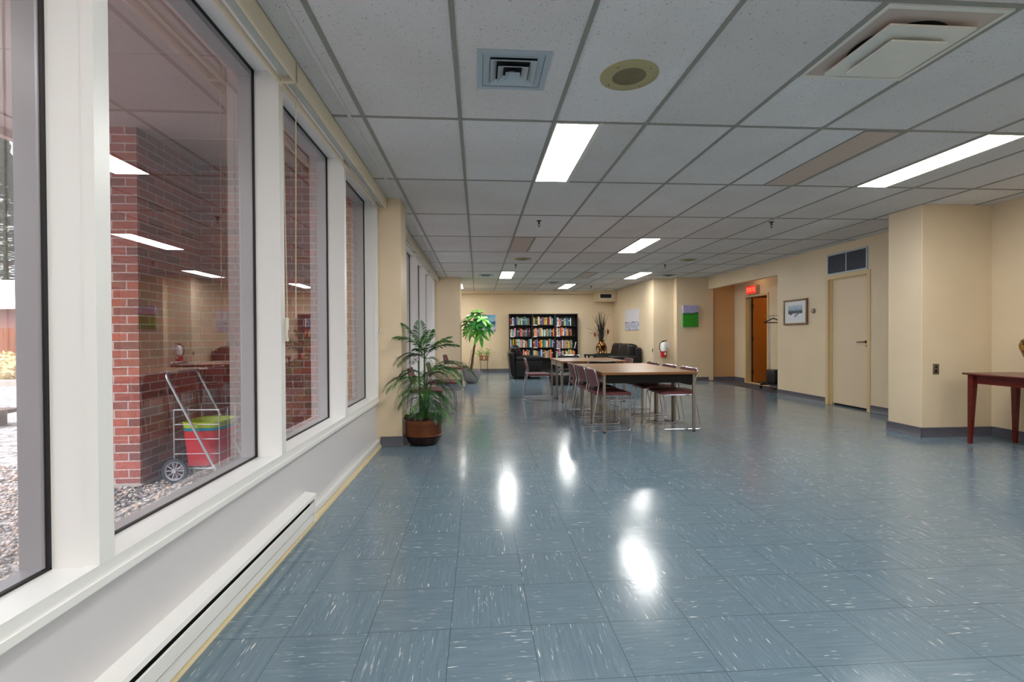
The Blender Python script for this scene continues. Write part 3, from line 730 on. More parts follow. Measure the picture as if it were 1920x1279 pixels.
# ------------------------------------------------------------------ chairs
def make_chair(seatm, name='stacking_chair'):
    t = empty(name)
    y = .225
    side = lambda s: [(-.12, s*y, .413), (.195, s*y, .413), (.222, s*y, .012), (-.24, s*y, .012), (-.155, s*y, .53), (-.2, s*y, .715)]
    a = side(1); b = side(-1)[::-1]
    MB().tube(fillet(a+b, .035, 5), .0075, 8).build('frame', M['chrome'], t, True)
    s = MB(); n = 10; rows = []
    # seat pad: rounded, dished, waterfall front
    bm = s.bm
    top = []; bot = []
    for i in range(n+1):
        u = i/n; x = -.19+.43*u; rt = []; rb = []
        for j in range(n+1):
            v = j/n*2-1
            w_ = .228*(1-.10*(abs(u*2-1)**6))
            zt = .462-.010*math.sin(PI*u)*(1-v*v)-.018*max(0, (u-.8)/.2)**2-.008*abs(v)**5
            rt.append(bm.verts.new((x, v*w_, zt))); rb.append(bm.verts.new((x*.97, v*w_*.96, .424-.006*max(0, (u-.8)/.2))))
        top.append(rt); bot.append(rb)
    for i in range(n):
        for j in range(n):
            bm.faces.new((top[i][j], top[i+1][j], top[i+1][j+1], top[i][j+1])); bm.faces.new((bot[i][j], bot[i][j+1], bot[i+1][j+1], bot[i+1][j]))
    for i in range(n):
        bm.faces.new((top[i][0], bot[i][0], bot[i+1][0], top[i+1][0])); bm.faces.new((top[i][n], top[i+1][n], bot[i+1][n], bot[i][n]))
        bm.faces.new((top[0][i], top[0][i+1], bot[0][i+1], bot[0][i])); bm.faces.new((top[n][i], bot[n][i], bot[n][i+1], top[n][i+1]))
    s.build('seat', seatm, t, True, angle=60)
    s = MB(); bm = s.bm; F = []; K = []
    for i in range(9):
        u = i/8; z = .515+.198*u; fr = []; kr = []
        for j in range(13):
            v = j/12*2-1; w_ = .217*(1-.06*(max(0, u-.75)/.25)**2-.05*(max(0, .2-u)/.2)**2)
            zz = z-.02*abs(v)**5*(1 if u > .5 else -1)*abs(u-.5)*2-.010*(1-v*v)*u
            x = -.150-.045*max(0, (z-.53)/.185)+-.022*(1-v*v)
            fr.append(bm.verts.new((x+.016, v*w_, zz+.013*(u > .99)+.004*(u > .8)))); kr.append(bm.verts.new((x-.009, v*w_, zz+.007*(u > .99))))
        F.append(fr); K.append(kr)
    for i in range(8):
        for j in range(12):
            bm.faces.new((F[i][j], F[i][j+1], F[i+1][j+1], F[i+1][j])); bm.faces.new((K[i][j], K[i+1][j], K[i+1][j+1], K[i][j+1]))
    for i in range(8):
        bm.faces.new((F[i][0], F[i+1][0], K[i+1][0], K[i][0])); bm.faces.new((F[i][12], K[i][12], K[i+1][12], F[i+1][12]))
    for j in range(12):
        bm.faces.new((F[0][j], K[0][j], K[0][j+1], F[0][j+1])); bm.faces.new((F[8][j], F[8][j+1], K[8][j+1], K[8][j]))
    s.build('backrest', seatm, t, True, angle=60)
    return t
ch = make_chair(M['burgundy']); chb = make_chair(M['blackvinyl'])
GT = 'burgundy chrome chairs around the tables'; GW = 'burgundy chrome chairs along the windows'
cl = [(1.535, 5.70, 0, 'burgundy chrome sled chair on the window side, nearest the camera', GT), (1.535, 6.29, .02, 'burgundy chrome sled chair, middle one of the window side row', GT), (1.53, 6.92, 0, 'burgundy chrome sled chair, farthest of the window side row at the front tables', GT),
      (2.365, 5.73, PI, 'burgundy chrome sled chair at the front right corner of the tables', GT), (2.365, 6.33, PI, 'burgundy chrome sled chair, second on the wall side of the tables', GT), (2.365, 6.93, PI+.02, 'burgundy chrome sled chair, third on the wall side of the tables', GT),
      (2.42, 8.27, PI, 'burgundy chrome chair on the wall side of the rear tables', GT), (1.03, 8.55, -.04, 'burgundy chrome chair standing alone at the window end of the rear tables', GT),
      (-.665, 6.17, .0, 'burgundy chrome chair right behind the potted palm', GW), (-.55, 7.28, .0, 'burgundy chrome chair second from the palm along the windows', GW), (-.52, 10.45, -.12, 'burgundy chrome chair next to the grey potted tree', GW)]
for i, (x, y, rz, l, g_) in enumerate(cl):
    o = ch if i == 0 else copy_tree(ch); o.location = (x, y, 0); o.rotation_euler = (0, 0, rz); tag(o, l, 'chair', g_)
chb.location = (1.9, 7.52+.0, 0); chb.rotation_euler = (0, 0, PI/2); tag(chb, 'black chrome chair between the front and rear tables', 'chair', 'black chrome chairs at the rear tables')
o = copy_tree(chb); o.location = (1.85, 9.62, 0); o.rotation_euler = (0, 0, -PI/2); tag(o, 'black chrome chair at the far side of the rear tables', 'chair', 'black chrome chairs at the rear tables')

# ------------------------------------------------------------------ tables
def make_table():
    t = empty('folding_table'); W_, D_, Z = .555, .302, .69
    MB().box(-W_, W_, -D_, D_, Z-.028, Z-.0015).build('edge_band', M['walnutedge'], t)
    MB().box(-W_+.001, W_-.001, -D_+.001, D_-.001, Z-.0025, Z).build('tabletop', M['walnut'], t)
    for y in (-D_+.03, D_-.03): MB().box(-W_+.045, W_-.045, y-.008, y+.008, Z-.125, Z-.028).build('apron', M['blacklam'], t)
    for x in (-W_+.03, W_-.03): MB().box(x-.008, x+.008, -D_+.045, D_-.045, Z-.11, Z-.028).build('side_apron', M['beigelam'], t)
    for x in (-W_+.03, W_-.03):
        for y in (-D_+.03, D_-.03):
            lg = MB().box(x-.015, x+.015, y-.015, y+.015, .012, Z-.028, .003, 1).build('leg', M['steel'], t)
            MB().lathe([(.017, 0), (.017, .014)], (x, y, 0), 12).build('foot_cap', M['blackmetal'], lg)
    return t
tb = make_table()
for i, (y, l) in enumerate(((5.705, 'walnut topped table with black apron nearest the camera'), (6.312, 'walnut topped table in the middle of the front three'), (6.919, 'walnut topped table at the back of the front three'), (8.275, 'walnut topped table, nearer one of the rear pair'), (8.882, 'walnut topped table, farther one of the rear pair'))):
    o = tb if i == 0 else copy_tree(tb); o.location = (1.958 if i < 3 else 1.93, y, 0); tag(o, l, 'table', 'walnut topped tables pushed together')

# mahogany console table and vase
t = tag(empty('console_table', (5.2, 3.82, 0)), 'red mahogany side table with tapered legs against the right wall', 'table')
MB().box(-.29, .29, -.78, .78, .695, .715, .006, 2).build('tabletop', M['mahogany'], t, True)
b = MB(); b.box(-.24, -.222, -.70, .70, .61, .695); b.box(.222, .24, -.70, .70, .61, .695); b.box(-.24, .24, -.722, -.7005, .611, .695); b.box(-.24, .24, .7005, .722, .611, .695); b.build('apron', M['mahogany'], t)
for x in (-.235, .235):
    for y in (-.72, .72):
        sx = -1 if x > 0 else 1; sy = -1 if y > 0 else 1
        b = MB(); r0, r1 = .026, .014; bm = b.bm
        cx, cy = x, y
        lo_ = [bm.verts.new((cx+a*r1-sx*(r0-r1)*1, cy+c*r1-sy*(r0-r1), 0)) for a, c in ((-1, -1), (1, -1), (1, 1), (-1, 1))]
        hi_ = [bm.verts.new((cx+a*r0, cy+c*r0, .61)) for a, c in ((-1, -1), (1, -1), (1, 1), (-1, 1))]
        hj_ = [bm.verts.new((cx+a*r0, cy+c*r0, .695)) for a, c in ((-1, -1), (1, -1), (1, 1), (-1, 1))]
        bm.faces.new(lo_[::-1]); bm.faces.new(hj_)
        for A, B in ((lo_, hi_), (hi_, hj_)):
            for k in range(4): bm.faces.new((A[k], A[(k+1) % 4], B[(k+1) % 4], B[k]))
        b.build('leg', M['mahogany'], t)
t = tag(empty('glazed_vase', (5.385, 4.30, .715)), 'round bellied brown and gold vase on the mahogany table', 'vase')
MB().lathe([(.05, 0), (.055, .01), (.05, .03), (.075, .1), (.105, .17), (.13, .24), (.135, .28), (.12, .33), (.08, .36), (.05, .38)], (0, 0, 0), 36).build('body', M['glaze'], t, True)
MB().lathe([(.05, .378), (.045, .40), (.06, .43), (.064, .44), (.05, .44), (.038, .40)], (0, 0, 0), 36).build('neck', M['glaze'], t, True)

# ------------------------------------------------------------------ leather armchair, loveseat
def rb(x0, x1, y0, y1, z0, z1, bev, name, par, m=None, puff=0, rot=None):
    b = MB(); b.box(x0, x1, y0, y1, z0, z1, bev, 5)
    if rot: bmesh.ops.rotate(b.bm, verts=b.bm.verts, cent=rot[0], matrix=Matrix.Rotation(rot[1], 3, rot[2]))
    return b.build(name, m or M['leather'], par, True, angle=80)
t = tag(empty('leather_armchair', (1.29, 12.85, 0)), 'black leather armchair facing the sofa, seen from its side', 'armchair')
rb(-.33, .36, -.42, -.24, .05, .49, .03, 'arm_panel', t); rb(-.33, .36, .24, .42, .05, .49, .03, 'arm_panel', t)
rb(-.33, .38, -.44, -.22, .46, .59, .055, 'arm_cushion', t); rb(-.33, .38, .22, .44, .46, .59, .055, 'arm_cushion', t)
rb(-.3, .36, -.25, .25, .1, .34, .03, 'base', t); rb(-.24, .4, -.23, .23, .33, .5, .06, 'seat_cushion', t)
rb(-.43, -.28, -.41, .41, .08, .72, .05, 'back_frame', t, None, 0, ((-.3, 0, .1), -.12, 'Y'))
rb(-.36, -.1, -.27, .27, .45, .88, .11, 'back_cushion', t, None, 0, ((-.25, 0, .5), -.3, 'Y'))
for x in (-.28, .3):
    for y in (-.38, .38): MB().lathe([(.02, 0), (.025, .055)], (x, y, 0), 12).build('foot', M['blackmetal'], t)
t = tag(empty('leather_loveseat', (3.78, 13.15, 0)), 'black leather loveseat against the far right wall', 'sofa')
rb(-.4, .42, -.86, .86, .08, .36, .04, 'base', t)
for s in (-1, 1):
    rb(-.42, .2, min(s*.02, s*.64), max(s*.02, s*.64), .35, .52, .06, 'seat_cushion', t)
    rb(.05, .33, min(s*.03, s*.80), max(s*.03, s*.80), .45, .90, .10, 'back_cushion', t, None, 0, ((.2, 0, .5), .22, 'Y'))
    rb(-.42, .34, min(s*.64, s*.88), max(s*.64, s*.88), .08, .60, .07, 'arm', t)
rb(.28, .46, -.86, .86, .1, .80, .05, 'back_frame', t)
for x in (-.34, .36):
    for y in (-.8, .8): MB().lathe([(.02, 0), (.025, .08)], (x, y, 0), 12).build('foot', M['blackmetal'], t)
# low black corner table with dried arrangement
t = tag(empty('corner_table', (3.68, 14.42, 0)), 'low black table in the far corner carrying the dried arrangement', 'table')
MB().box(-.44, .44, -.28, .28, .52, .55, .006, 2).build('tabletop', M['blacklam'], t)
for x in (-.4, .4):
    for y in (-.24, .24): MB().box(x-.02, x+.02, y-.02, y+.02, 0, .52).build('leg', M['blacklam'], t)
t = tag(empty('dried_arrangement', (3.73, 14.42, .55)), 'tall dark dried twigs in a bronze wrapped vase with two red buds', 'dried arrangement')
MB().lathe([(.12, 0), (.1, .06), (.085, .12), (.12, .2), (.14, .27), (.11, .34), (.07, .39), (.1, .43)], (0, 0, 0), 18).build('vase', M['bronze'], t, True)
b = MB()
for k in range(5):
    a = k*1.26+.4; b.tube(fillet([(.08*math.cos(a), .08*math.sin(a), .32), (.17*math.cos(a), .17*math.sin(a), .2), (.14*math.cos(a+.5), .14*math.sin(a+.5), .02)], .08), [.03, .03, .028, .026, .024, .02, .016, .012], 8)
b.build('ribbon', M['bronze'], t, True)
for k in range(64):
    a = R.uniform(0, 2*PI); sp = abs(R.gauss(0, .16)) if k > 8 else R.uniform(.2, .34); h_ = R.uniform(.75, 1.32) if k > 8 else R.uniform(.6, 1.05)
    ox = -.06 if k % 3 else .02
    p0 = Vector((.03*math.cos(a), .03*math.sin(a), .36)); p2 = Vector((ox+sp*1.15*math.cos(a), sp*.6*math.sin(a), h_)); p1 = (p0+p2)/2+Vector((-.35*sp*math.cos(a), 0, .12))
    pts = [p0*(1-q)**2+p1*2*q*(1-q)+p2*q*q for q in [i/7 for i in range(8)]]
    MB().tube(pts, [.0085-.0008*i for i in range(8)], 5).build('twig', M['twig'], t)
for s, h_ in ((-1, .60), (1, .68)):
    x = -.21 if s < 0 else .19
    st = MB().tube(fillet([(0, 0, .3), (x*.5, -.02, .42), (x, -.02, h_-.05)], .1), .006, 6).build('bud_stem', M['stemgreen'], t, True)
    MB().lathe([(.006, -.07), (.03, -.03), (.034, 0), (.022, .045), (.003, .08)], (x, -.02, h_), 14).build('red_bud', M['redbud'], st, True)
tag(MB().box(-.3, .3, -.22, .22, .12, .34, .03, 3).build('footstool', M['blackvinyl'], None, True, (1.95, 11.0, -.1)), 'low black footstool on the floor behind the rear tables', 'footstool')

# ------------------------------------------------------------------ bookcases and books
PAL = {'red': (176, 40, 44), 'dark red': (110, 28, 36), 'blue': (40, 84, 150), 'navy': (28, 36, 70), 'teal': (40, 140, 146), 'green': (64, 130, 80), 'pale green': (160, 200, 164), 'yellow': (224, 196, 40), 'mustard': (196, 150, 50), 'orange': (226, 128, 50), 'cream': (226, 212, 176), 'white': (226, 228, 230), 'grey': (140, 144, 152), 'lilac': (158, 142, 190), 'pink': (224, 130, 146), 'brown': (112, 78, 60), 'black': (26, 24, 28), 'pale blue': (168, 196, 220)}
BM_ = {}
for k, c in PAL.items():
    m = mat('%s book cover' % k, c, .45); t_ = NT(m); x, y, z = t_.sep(t_.obj())
    band = t_.math('MULTIPLY', t_.math('GREATER_THAN', z, .14), t_.math('LESS_THAN', z, .17))
    oi = t_.new('ShaderNodeObjectInfo')
    band = t_.math('MULTIPLY', band, t_.math('GREATER_THAN', oi.outputs['Random'], .55))
    lo_ = sum(c) > 380
    t_.l(t_.mix(t_.math('MULTIPLY', band, .7), (*lin(c), 1), (*lin((60, 50, 60) if lo_ else (226, 216, 196)), 1)), t_.b.inputs['Base Color'])
    BM_[k] = m
bookproto = []
for w_ in (.022, .027, .033, .040, .048):
    for h_ in (.205, .23, .255):
        b = MB(); d_ = .15; c = w_/2
        b.box(-c, c, -d_, 0, 0, h_, .0025, 1); b.box(-c+.003, c-.003, -d_+.004, .0005, .004, h_-.004)
        me = b.build('book', BM_['red']); bookproto.append((w_, h_, me.data)); bpy.data.objects.remove(me)
U0, UW, FY, BH = .965, .708, 14.83, 1.80
un = ['left', 'middle', 'right']
bl = []
levels = [[1.46, 1.105, .765, .44, .10], [1.46, 1.105, .765, .44, .10], [1.43, 1.12, .73, .44, .10]]
for u in range(3):
    x0 = U0+u*UW
    t = tag(empty('bookcase', (x0+UW/2, 14.97, 0)), 'tall black brown bookcase full of books, %s one of three against the far wall' % un[u], 'bookcase', 'three bookcases side by side')
    hw = UW/2-.002
    for s in (-1, 1): MB().box(min(s*hw, s*(hw-.02)), max(s*hw, s*(hw-.02)), -.14, .15, 0, BH).build('side_panel', M['blackwood'], t)
    MB().box(-hw+.02, hw-.02, .135, .15, .0, BH-.02).build('back_panel', M['blackwood'], t)
    MB().box(-hw+.02, hw-.02, -.14, .15, BH-.025, BH).build('top_panel', M['blackwood'], t)
    MB().box(-hw+.02, hw-.02, -.13, -.115, 0, .08).build('kick_board', M['blackwood'], t)
    for li, z in enumerate(levels[u]):
        s_ = MB().box(-hw+.02, hw-.02, -.138, .135, z-.02, z).build('shelf', M['blackwood'], t)
        if (u, li) not in ((1, 3), (2, 3), (0, 3)): MB().box(-hw+.03, -hw+.15, -.143, -.138, z-.022, z+.002).build('shelf_label', M['paper'], s_)
    for li, z in enumerate(levels[u][:4]):
        x = x0+.026; end = x0+UW-[.09, .05, .05, .09][li]-(.0 if u < 2 else [.12, .17, .12, .03][li]); row = []
        keys = list(PAL); last = None
        if u == 0 and li == 3: x = x0+.42
        while x < end:
            w_, h_, me = R.choice(bookproto); k = R.choice(keys)
            while k == last: k = R.choice(keys)
            last = k; row.append((x+w_/2, k, me, w_, h_)); x += w_+.0012
        for i, (xx, k, me, w_, h_) in enumerate(row):
            o = bpy.data.objects.new('book', me); C.objects.link(o)
            o.material_slots[0].link = 'OBJECT'; o.material_slots[0].material = BM_[k]
            o.location = (xx, 14.83+.158+R.uniform(-.006, .006), z)
            a = row[i-1][1] if i else None; c = row[i+1][1] if i+1 < len(row) else None
            sz = ('thin ' if w_ < .03 else 'thick ' if w_ > .039 else '')+('tall ' if h_ > .25 else 'short ' if h_ < .21 else '')
            nb = 'between %s and %s books' % (a, c) if a and c else 'at the right end, beside a %s book,' % a if a else 'at the left end, beside a %s book,' % c
            bl.append((o, '%s%s book %s' % (sz, k, nb), ['top', 'second', 'third', 'fourth'][li], un[u], i))
seen = {}
ordn = 'first second third fourth fifth sixth seventh eighth ninth tenth eleventh twelfth thirteenth fourteenth fifteenth sixteenth seventeenth eighteenth nineteenth twentieth'.split()
for o, l, sh, uu, i in bl: seen[(l, sh, uu)] = seen.get((l, sh, uu), 0)+1
for o, l, sh, uu, i in bl:
    s_ = '%s, %s shelf, %s bookcase' % (l.rstrip(','), sh, uu)
    if seen[(l, sh, uu)] > 1: s_ = '%s book from left, %s, %s shelf, %s bookcase' % (ordn[min(i, 19)], l.split(' book')[0], sh, uu)
    if len(s_.split()) > 16: s_ = s_.replace('thin ', '').replace('thick ', '').replace('tall ', '').replace('short ', '')
    tag(o, s_, 'book', 'books on the %s shelf of the %s bookcase' % (sh, uu))
t = tag(empty('bookend', (U0+3*UW-.09, 14.9, .73)), 'leaning thin white booklet on the third shelf of the right bookcase', 'booklet')
MB().box(-.006, .006, -.05, .08, 0, .2, 0, 1, Matrix.Rotation(.2, 4, 'Y')).build('cover', M['paper'], t)
MB().box(-.04, .0, -.05, .05, 0, .004).build('stand', M['galv'], t)

# ------------------------------------------------------------------ potted palm
def frond(root, p0, d, length, droop, n, lw, m, name='frond', seedl=.38):
    b = MB(); bm = b.bm; d = Vector(d).normalized(); pts = []
    side = d.cross(Vector((0, 0, 1))); side = side.normalized() if side.length > .05 else Vector((1, 0, 0))
    p = Vector(p0); dd = d.copy()
    for i in range(n+1):
        pts.append(p.copy()); p = p+dd*(length/n); dd = (dd+Vector((0, 0, -droop/n))).normalized()
    b.tube(pts, [.004*(1-.7*i/n) for i in range(n+1)], 5)
    for i in range(3, n+1):
        f = i/n; ln = seedl*length*math.sin(PI*(.18+.74*f))**.7*1.0
        ax = (pts[i]-pts[i-1]).normalized()
        for s in (-1, 1):
            dirv = (side*s*.9+ax*.75+Vector((0, 0, R.uniform(-.05, .3)))).normalized()
            q0 = pts[i]; q1 = q0+dirv*ln*.5; q2 = q0+dirv*ln*.85+Vector((0, 0, -ln*.14)); q3 = q0+dirv*ln+Vector((0, 0, -ln*.32))
            wv = ax*lw+Vector((0, 0, lw*.3))
            vs = [bm.verts.new(v) for v in (q0, q1-wv, q1+wv, q2-wv*.7, q2+wv*.7, q3)]
            bm.faces.new((vs[0], vs[1], vs[2])); bm.faces.new((vs[1], vs[3], vs[4], vs[2])); bm.faces.new((vs[3], vs[5], vs[4]))
    return b.build(name, m, root)
t = tag(empty('potted_palm', (-.60, 5.10, 0)), 'leafy parlour palm in a ribbed copper brown pot at the foot of the cream pillar', 'plant')
b = MB(); prof = [(.10, 0), (.145, .012), (.168, .05), (.182, .085), (.186, .1)]
b.lathe(prof, (0, 0, 0), 40)
pot = b.build('pot_base', M['copperdark'], t, True)
b = MB(); seg = 120; bm = b.bm; rings = []
for r, z in ((.186, .098), (.190, .102), (.183, .108), (.184, .215), (.188, .222), (.186, .235), (.190, .262), (.182, .268), (.172, .262), (.170, .2)):
    rings.append([bm.verts.new(((r+(.0022 if (k % 3 == 0 and .107 < z < .216) else 0))*math.cos(2*PI*k/seg), (r+(.0022 if (k % 3 == 0 and .107 < z < .216) else 0))*math.sin(2*PI*k/seg), z)) for k in range(seg)])
for A, B in zip(rings, rings[1:]):
    for k in range(seg): bm.faces.new((A[k], A[(k+1) % seg], B[(k+1) % seg], B[k]))
b.build('pot', M['copper'], t, True)
b = MB(); bm = b.bm; rr = []
for r, z, a_ in ((.165, .255, 0), (.19, .268, .012), (.178, .295, .022), (.15, .27, .015), (.09, .25, .01)):
    rr.append([bm.verts.new(((r+a_*math.sin(k*2.9+r*40))*math.cos(2*PI*k/40), (r+a_*math.sin(k*2.9))*math.sin(2*PI*k/40), z+a_*.5*math.sin(k*1.7))) for k in range(40)])
for A, B in zip(rr, rr[1:]):
    for k in range(40): bm.faces.new((A[k], A[(k+1) % 40], B[(k+1) % 40], B[k]))
b.build('foil_wrap', M['copperdark'], t, True)
MB().lathe([(.165, .24), (.1, .262), (.001, .268)], (0, 0, 0), 24).build('soil', M['soil'], t, True)
stems = [(-.03, 0, .86, -.02, .0), (.01, .02, .98, .0, .01), (.035, -.01, .62, .05, -.02), (.0, -.03, .5, -.02, -.02), (.02, .0, .72, .02, .01)]
for (x, y, h_, lx, ly) in stems:
    MB().tube([(x, y, .25), (x+lx*.4, y+ly*.4, .25+h_*.4), (x+lx, y+ly, h_)], [.014, .011, .007], 8).build('stem', M['stemgreen'], t, True)
FR = [ # base height, azimuth deg (0=+x,right; -90 toward camera), elevation, length, droop
 (1.0, 100, 66, .30, .5), (1.0, 165, 66, .32, .7), (.98, 212, 52, .36, 1.1), (.95, 15, 36, .38, .8), (.97, -20, 50, .32, 1.1), (.95, -95, 42, .28, 1.3), (.93, 222, 28, .34, 1.4), (.92, 30, 55, .34, .9), (.90, -60, 24, .30, 1.5), (.92, 245, 34, .28, 1.5), (.96, -50, 66, .3, .8), (.96, 190, 72, .28, .6),
 (.74, 8, 46, .62, 1.9), (.72, 24, 42, .48, 1.7), (.74, -8, 38, .46, 1.8), (.72, 205, 50, .30, 1.9), (.68, 214, 30, .42, 1.4), (.68, -110, 40, .32, 1.8), (.64, -18, 30, .36, 1.8), (.66, 228, 30, .34, 1.7), (.62, -70, 30, .30, 1.8), (.7, -40, 44, .36, 1.7),
 (.54, 212, 34, .36, 1.9), (.52, -5, 30, .38, 2.0), (.5, -30, 16, .38, 1.8), (.5, 235, 20, .32, 1.8), (.52, 30, 30, .32, 1.8), (.48, -50, 10, .36, 1.6), (.46, -12, 6, .36, 1.5), (.44, -100, 12, .24, 1.8), (.58, -85, 24, .3, 1.8), (.44, -32, 2, .34, 1.4)]
for i, (z, az, el, ln, dr) in enumerate(FR):
    az, el = math.radians(az), math.radians(el)
    # keep the leaves clear of the pillar behind the plant
    d = Vector((math.cos(az)*math.cos(el), math.sin(az)*math.cos(el)*(.45 if math.sin(az) > 0 else 1), math.sin(el)))
    frond(t, (R.uniform(-.02, .02), R.uniform(-.02, .01), z-.03), d, ln, dr*1.1, 26, .005, M['palm'] if i % 3 else M['palmdark'])
# fix leaves that would reach into the pillar: shift plant slightly toward the room
t.location.x = -.565; t.location.y = 5.07
for o in KIDS(t):
    if o.name.startswith('frond'):
        for v in o.data.vertices:
            X, Y = v.co.x+t.location.x, v.co.y+t.location.y
            if X < -.75 and Y > 4.962: v.co.y -= (Y-4.962)*min(1, (-.75-X)/.02)+0
            if X < -.755 and Y > 4.962 and v.co.y+t.location.y > 4.965: v.co.y = 4.962-t.location.y

# ------------------------------------------------------------------ money tree
def cluster(root, c, d, ln, m, n=6):
    b = MB(); bm = b.bm; d = Vector(d).normalized(); u = d.orthogonal().normalized(); v = d.cross(u)
    for k in range(n):
        a = 2*PI*k/n+R.uniform(-.2, .2); o = (u*math.cos(a)+v*math.sin(a)); dirv = (o+d*.35).normalized(); L_ = ln*R.uniform(.8, 1.1)
        sd = dirv.cross(d).normalized()*L_*.17
        pr = []
        for q, w_ in ((0, .08), (.2, .55), (.45, 1), (.7, .9), (.9, .45), (1, .02)):
            p = Vector(c)+dirv*L_*q+Vector((0, 0, -.32*L_*q*q)); mid = bm.verts.new(p-d*L_*.035*w_); pr.append((bm.verts.new(p-sd*w_), mid, bm.verts.new(p+sd*w_)))
        for A, B in zip(pr, pr[1:]):
            bm.faces.new((A[0], B[0], B[1], A[1])); bm.faces.new((A[1], B[1], B[2], A[2]))
    return b.build('leaf_cluster', m, root, True, angle=70)
t = tag(empty('potted_tree', (-.15, 11.62, 0)), 'money tree with braided trunk in a round grey pot beside the far pillar', 'plant')
MB().lathe([(.10, 0), (.125, .01), (.175, .07), (.2, .15), (.208, .26), (.21, .32), (.195, .325), (.19, .28)], (0, 0, 0), 40).build('pot', M['greypot'], t, True)
MB().lathe([(.192, .27), (.001, .29)], (0, 0, 0), 24).build('soil', M['soil'], t)
for k in range(3):
    pts = []
    for i in range(26):
        f = i/25; a = f*9+k*2.094; r = .022*(1-.5*f)
        pts.append((.02+.14*f**1.3+r*math.cos(a)-.03, r*math.sin(a), .27+.95*f))
    MB().tube(pts, [.017-.008*i/25 for i in range(26)], 8).build('trunk', M['bark'], t, True)
MB().tube([(-.08, 0, .28), (.0, 0, .8)], .005, 6).build('support_stake', M['bark'], t)
top = Vector((.13, 0, 1.2))
for k in range(24):
    a = k*2.4; f = (k+.5)/24; el = math.radians(86-108*f); r_ = .44
    d = Vector((math.cos(a)*math.cos(el), math.sin(a)*math.cos(el)*.75, math.sin(el)))
    c = top+Vector((.02, 0, .09))+Vector((d.x*r_*.86, d.y*r_*.8, d.z*r_))*R.uniform(.6, 1.0)
    c.y = min(c.y, .45); c.x = max(c.x, -.12) if c.y > -.2 else c.x
    br = MB().tube([top+Vector((0, 0, R.uniform(-.12, .1))), (top+c)/2+Vector((0, 0, .04)), c], .005, 5).build('branch', M['stemgreen'], t, True)
    cluster(t, c, d+Vector((0, -.2, .2)), R.uniform(.19, .27), M['money'] if k % 3 else M['moneydark'])

for o in KIDS(t):
    for v in o.data.vertices:
        if v.co.x-.15 < -.392: v.co.x = -.24+.1*math.sin(v.co.x*40)*.02
# ------------------------------------------------------------------ plant stand with two pots
t = tag(empty('plant_stand', (.19, 14.85, 0)), 'thin wire plant stand in front of the far wall', 'plant stand')
b = MB()
for a in range(4):
    an = PI/4+a*PI/2; b.tube(fillet([(.15*math.cos(an), .15*math.sin(an), .39), (.14*math.cos(an), .14*math.sin(an), .2), (.17*math.cos(an), .17*math.sin(an), .0)], .05), .006, 6)
b.build('legs', M['blackmetal'], t, True)
b = MB(); b.tube([(.15*math.cos(a*PI/8), .15*math.sin(a*PI/8), .39) for a in range(16)], .006, 6, closed=True)
for k in range(5): b.tube([(-.14, -.1+.05*k, .39), (.14, -.1+.05*k, .39)], .003, 5)
b.build('ring_shelf', M['blackmetal'], t, True)
for x, lab in ((-.085, 'small terracotta pot with trailing yellow green leaves, left on the wire stand'), (.075, 'small terracotta pot with trailing yellow green leaves, right on the wire stand')):
    t = tag(empty('potted_ivy', (.19+x, 14.85, .396)), lab, 'plant', 'small pots on the wire stand')
    MB().lathe([(.045, 0), (.065, .11), (.072, .112), (.072, .135), (.06, .135), (.058, .12)], (0, 0, 0), 20).build('pot', M['terracotta'], t, True)
    MB().lathe([(.06, .118), (.001, .125)], (0, 0, 0), 16).build('soil', M['soil'], t)
    b = MB(); bm = b.bm
    for k in range(130):
        a = R.uniform(0, 2*PI); r = abs(R.gauss(0, .1)); z = R.uniform(.1, .34)-r*.35
        if r < .075 and z < .13: z = .2
        p = Vector((r*math.cos(a)*1.2+(x*.5), r*math.sin(a), z)); s_ = R.uniform(.018, .034)
        u = Vector((R.uniform(-1, 1), R.uniform(-1, 1), R.uniform(-.5, .6))).normalized(); v = u.orthogonal().normalized()
        bm.faces.new([bm.verts.new(q) for q in (p, p+u*s_*.5+v*s_*.55, p+u*s_*1.3, p+u*s_*.5-v*s_*.55)])
    fo = b.build('foliage', M['pothos'], t); fo['kind'] = 'stuff'
    b = MB()
    for k in range(12):
        a = k*.55; b.tube([(0, 0, .12), (.05*math.cos(a), .05*math.sin(a), .22), (.12*math.cos(a), .1*math.sin(a), .2+.08*math.sin(k))], .0025, 5)
    b.build('stems', M['stemgreen'], t)

# ------------------------------------------------------------------ outdoors
GZ = -.03
struct(MB().box(-60, -1.25, -30, 70, GZ-.2, GZ).build('ground', M['gravel']), 'pale gravel yard outside', 'ground')
struct(MB().box(-3.6, -1.25, -8, 40, 2.72, 2.86).build('trim_soffit', M['soffit']), 'mauve grey roof overhang outside the windows', 'soffit')
struct(MB().box(-3.66, -3.6, -8, 40, 2.66, 3.1).build('trim_fascia', M['soffit']), 'roof edge board', 'fascia')
g = MB(); [g.box(-3.6, -1.25, y, y+.012, 2.712, 2.72) for y in (1.2, 2.9, 4.1)]; [g.box(x, x+.03, -8, 4.7, 2.706, 2.72) for x in (-3.4, -1.6)]; g.build('trim_soffit_seam', M['soffit'])
struct(bpy.data.objects['trim_soffit_seam'], 'seams of the soffit', 'soffit')
b = MB(); b.box(-3.3, -2.585, 3.9, 4.75, GZ+.02, 2.72); b.box(-2.585, -1.195, 4.72, 4.96, GZ+.02, 2.72)
struct(b.build('wall_brick', M['brick']), 'red brick pier and return wall outside the window', 'brick wall')
struct(MB().box(-3.31, -2.58, 3.89, 4.7, GZ-.02, GZ+.025).build('trim_footing', M['concrete']), 'concrete footing of the brick pier', 'footing')
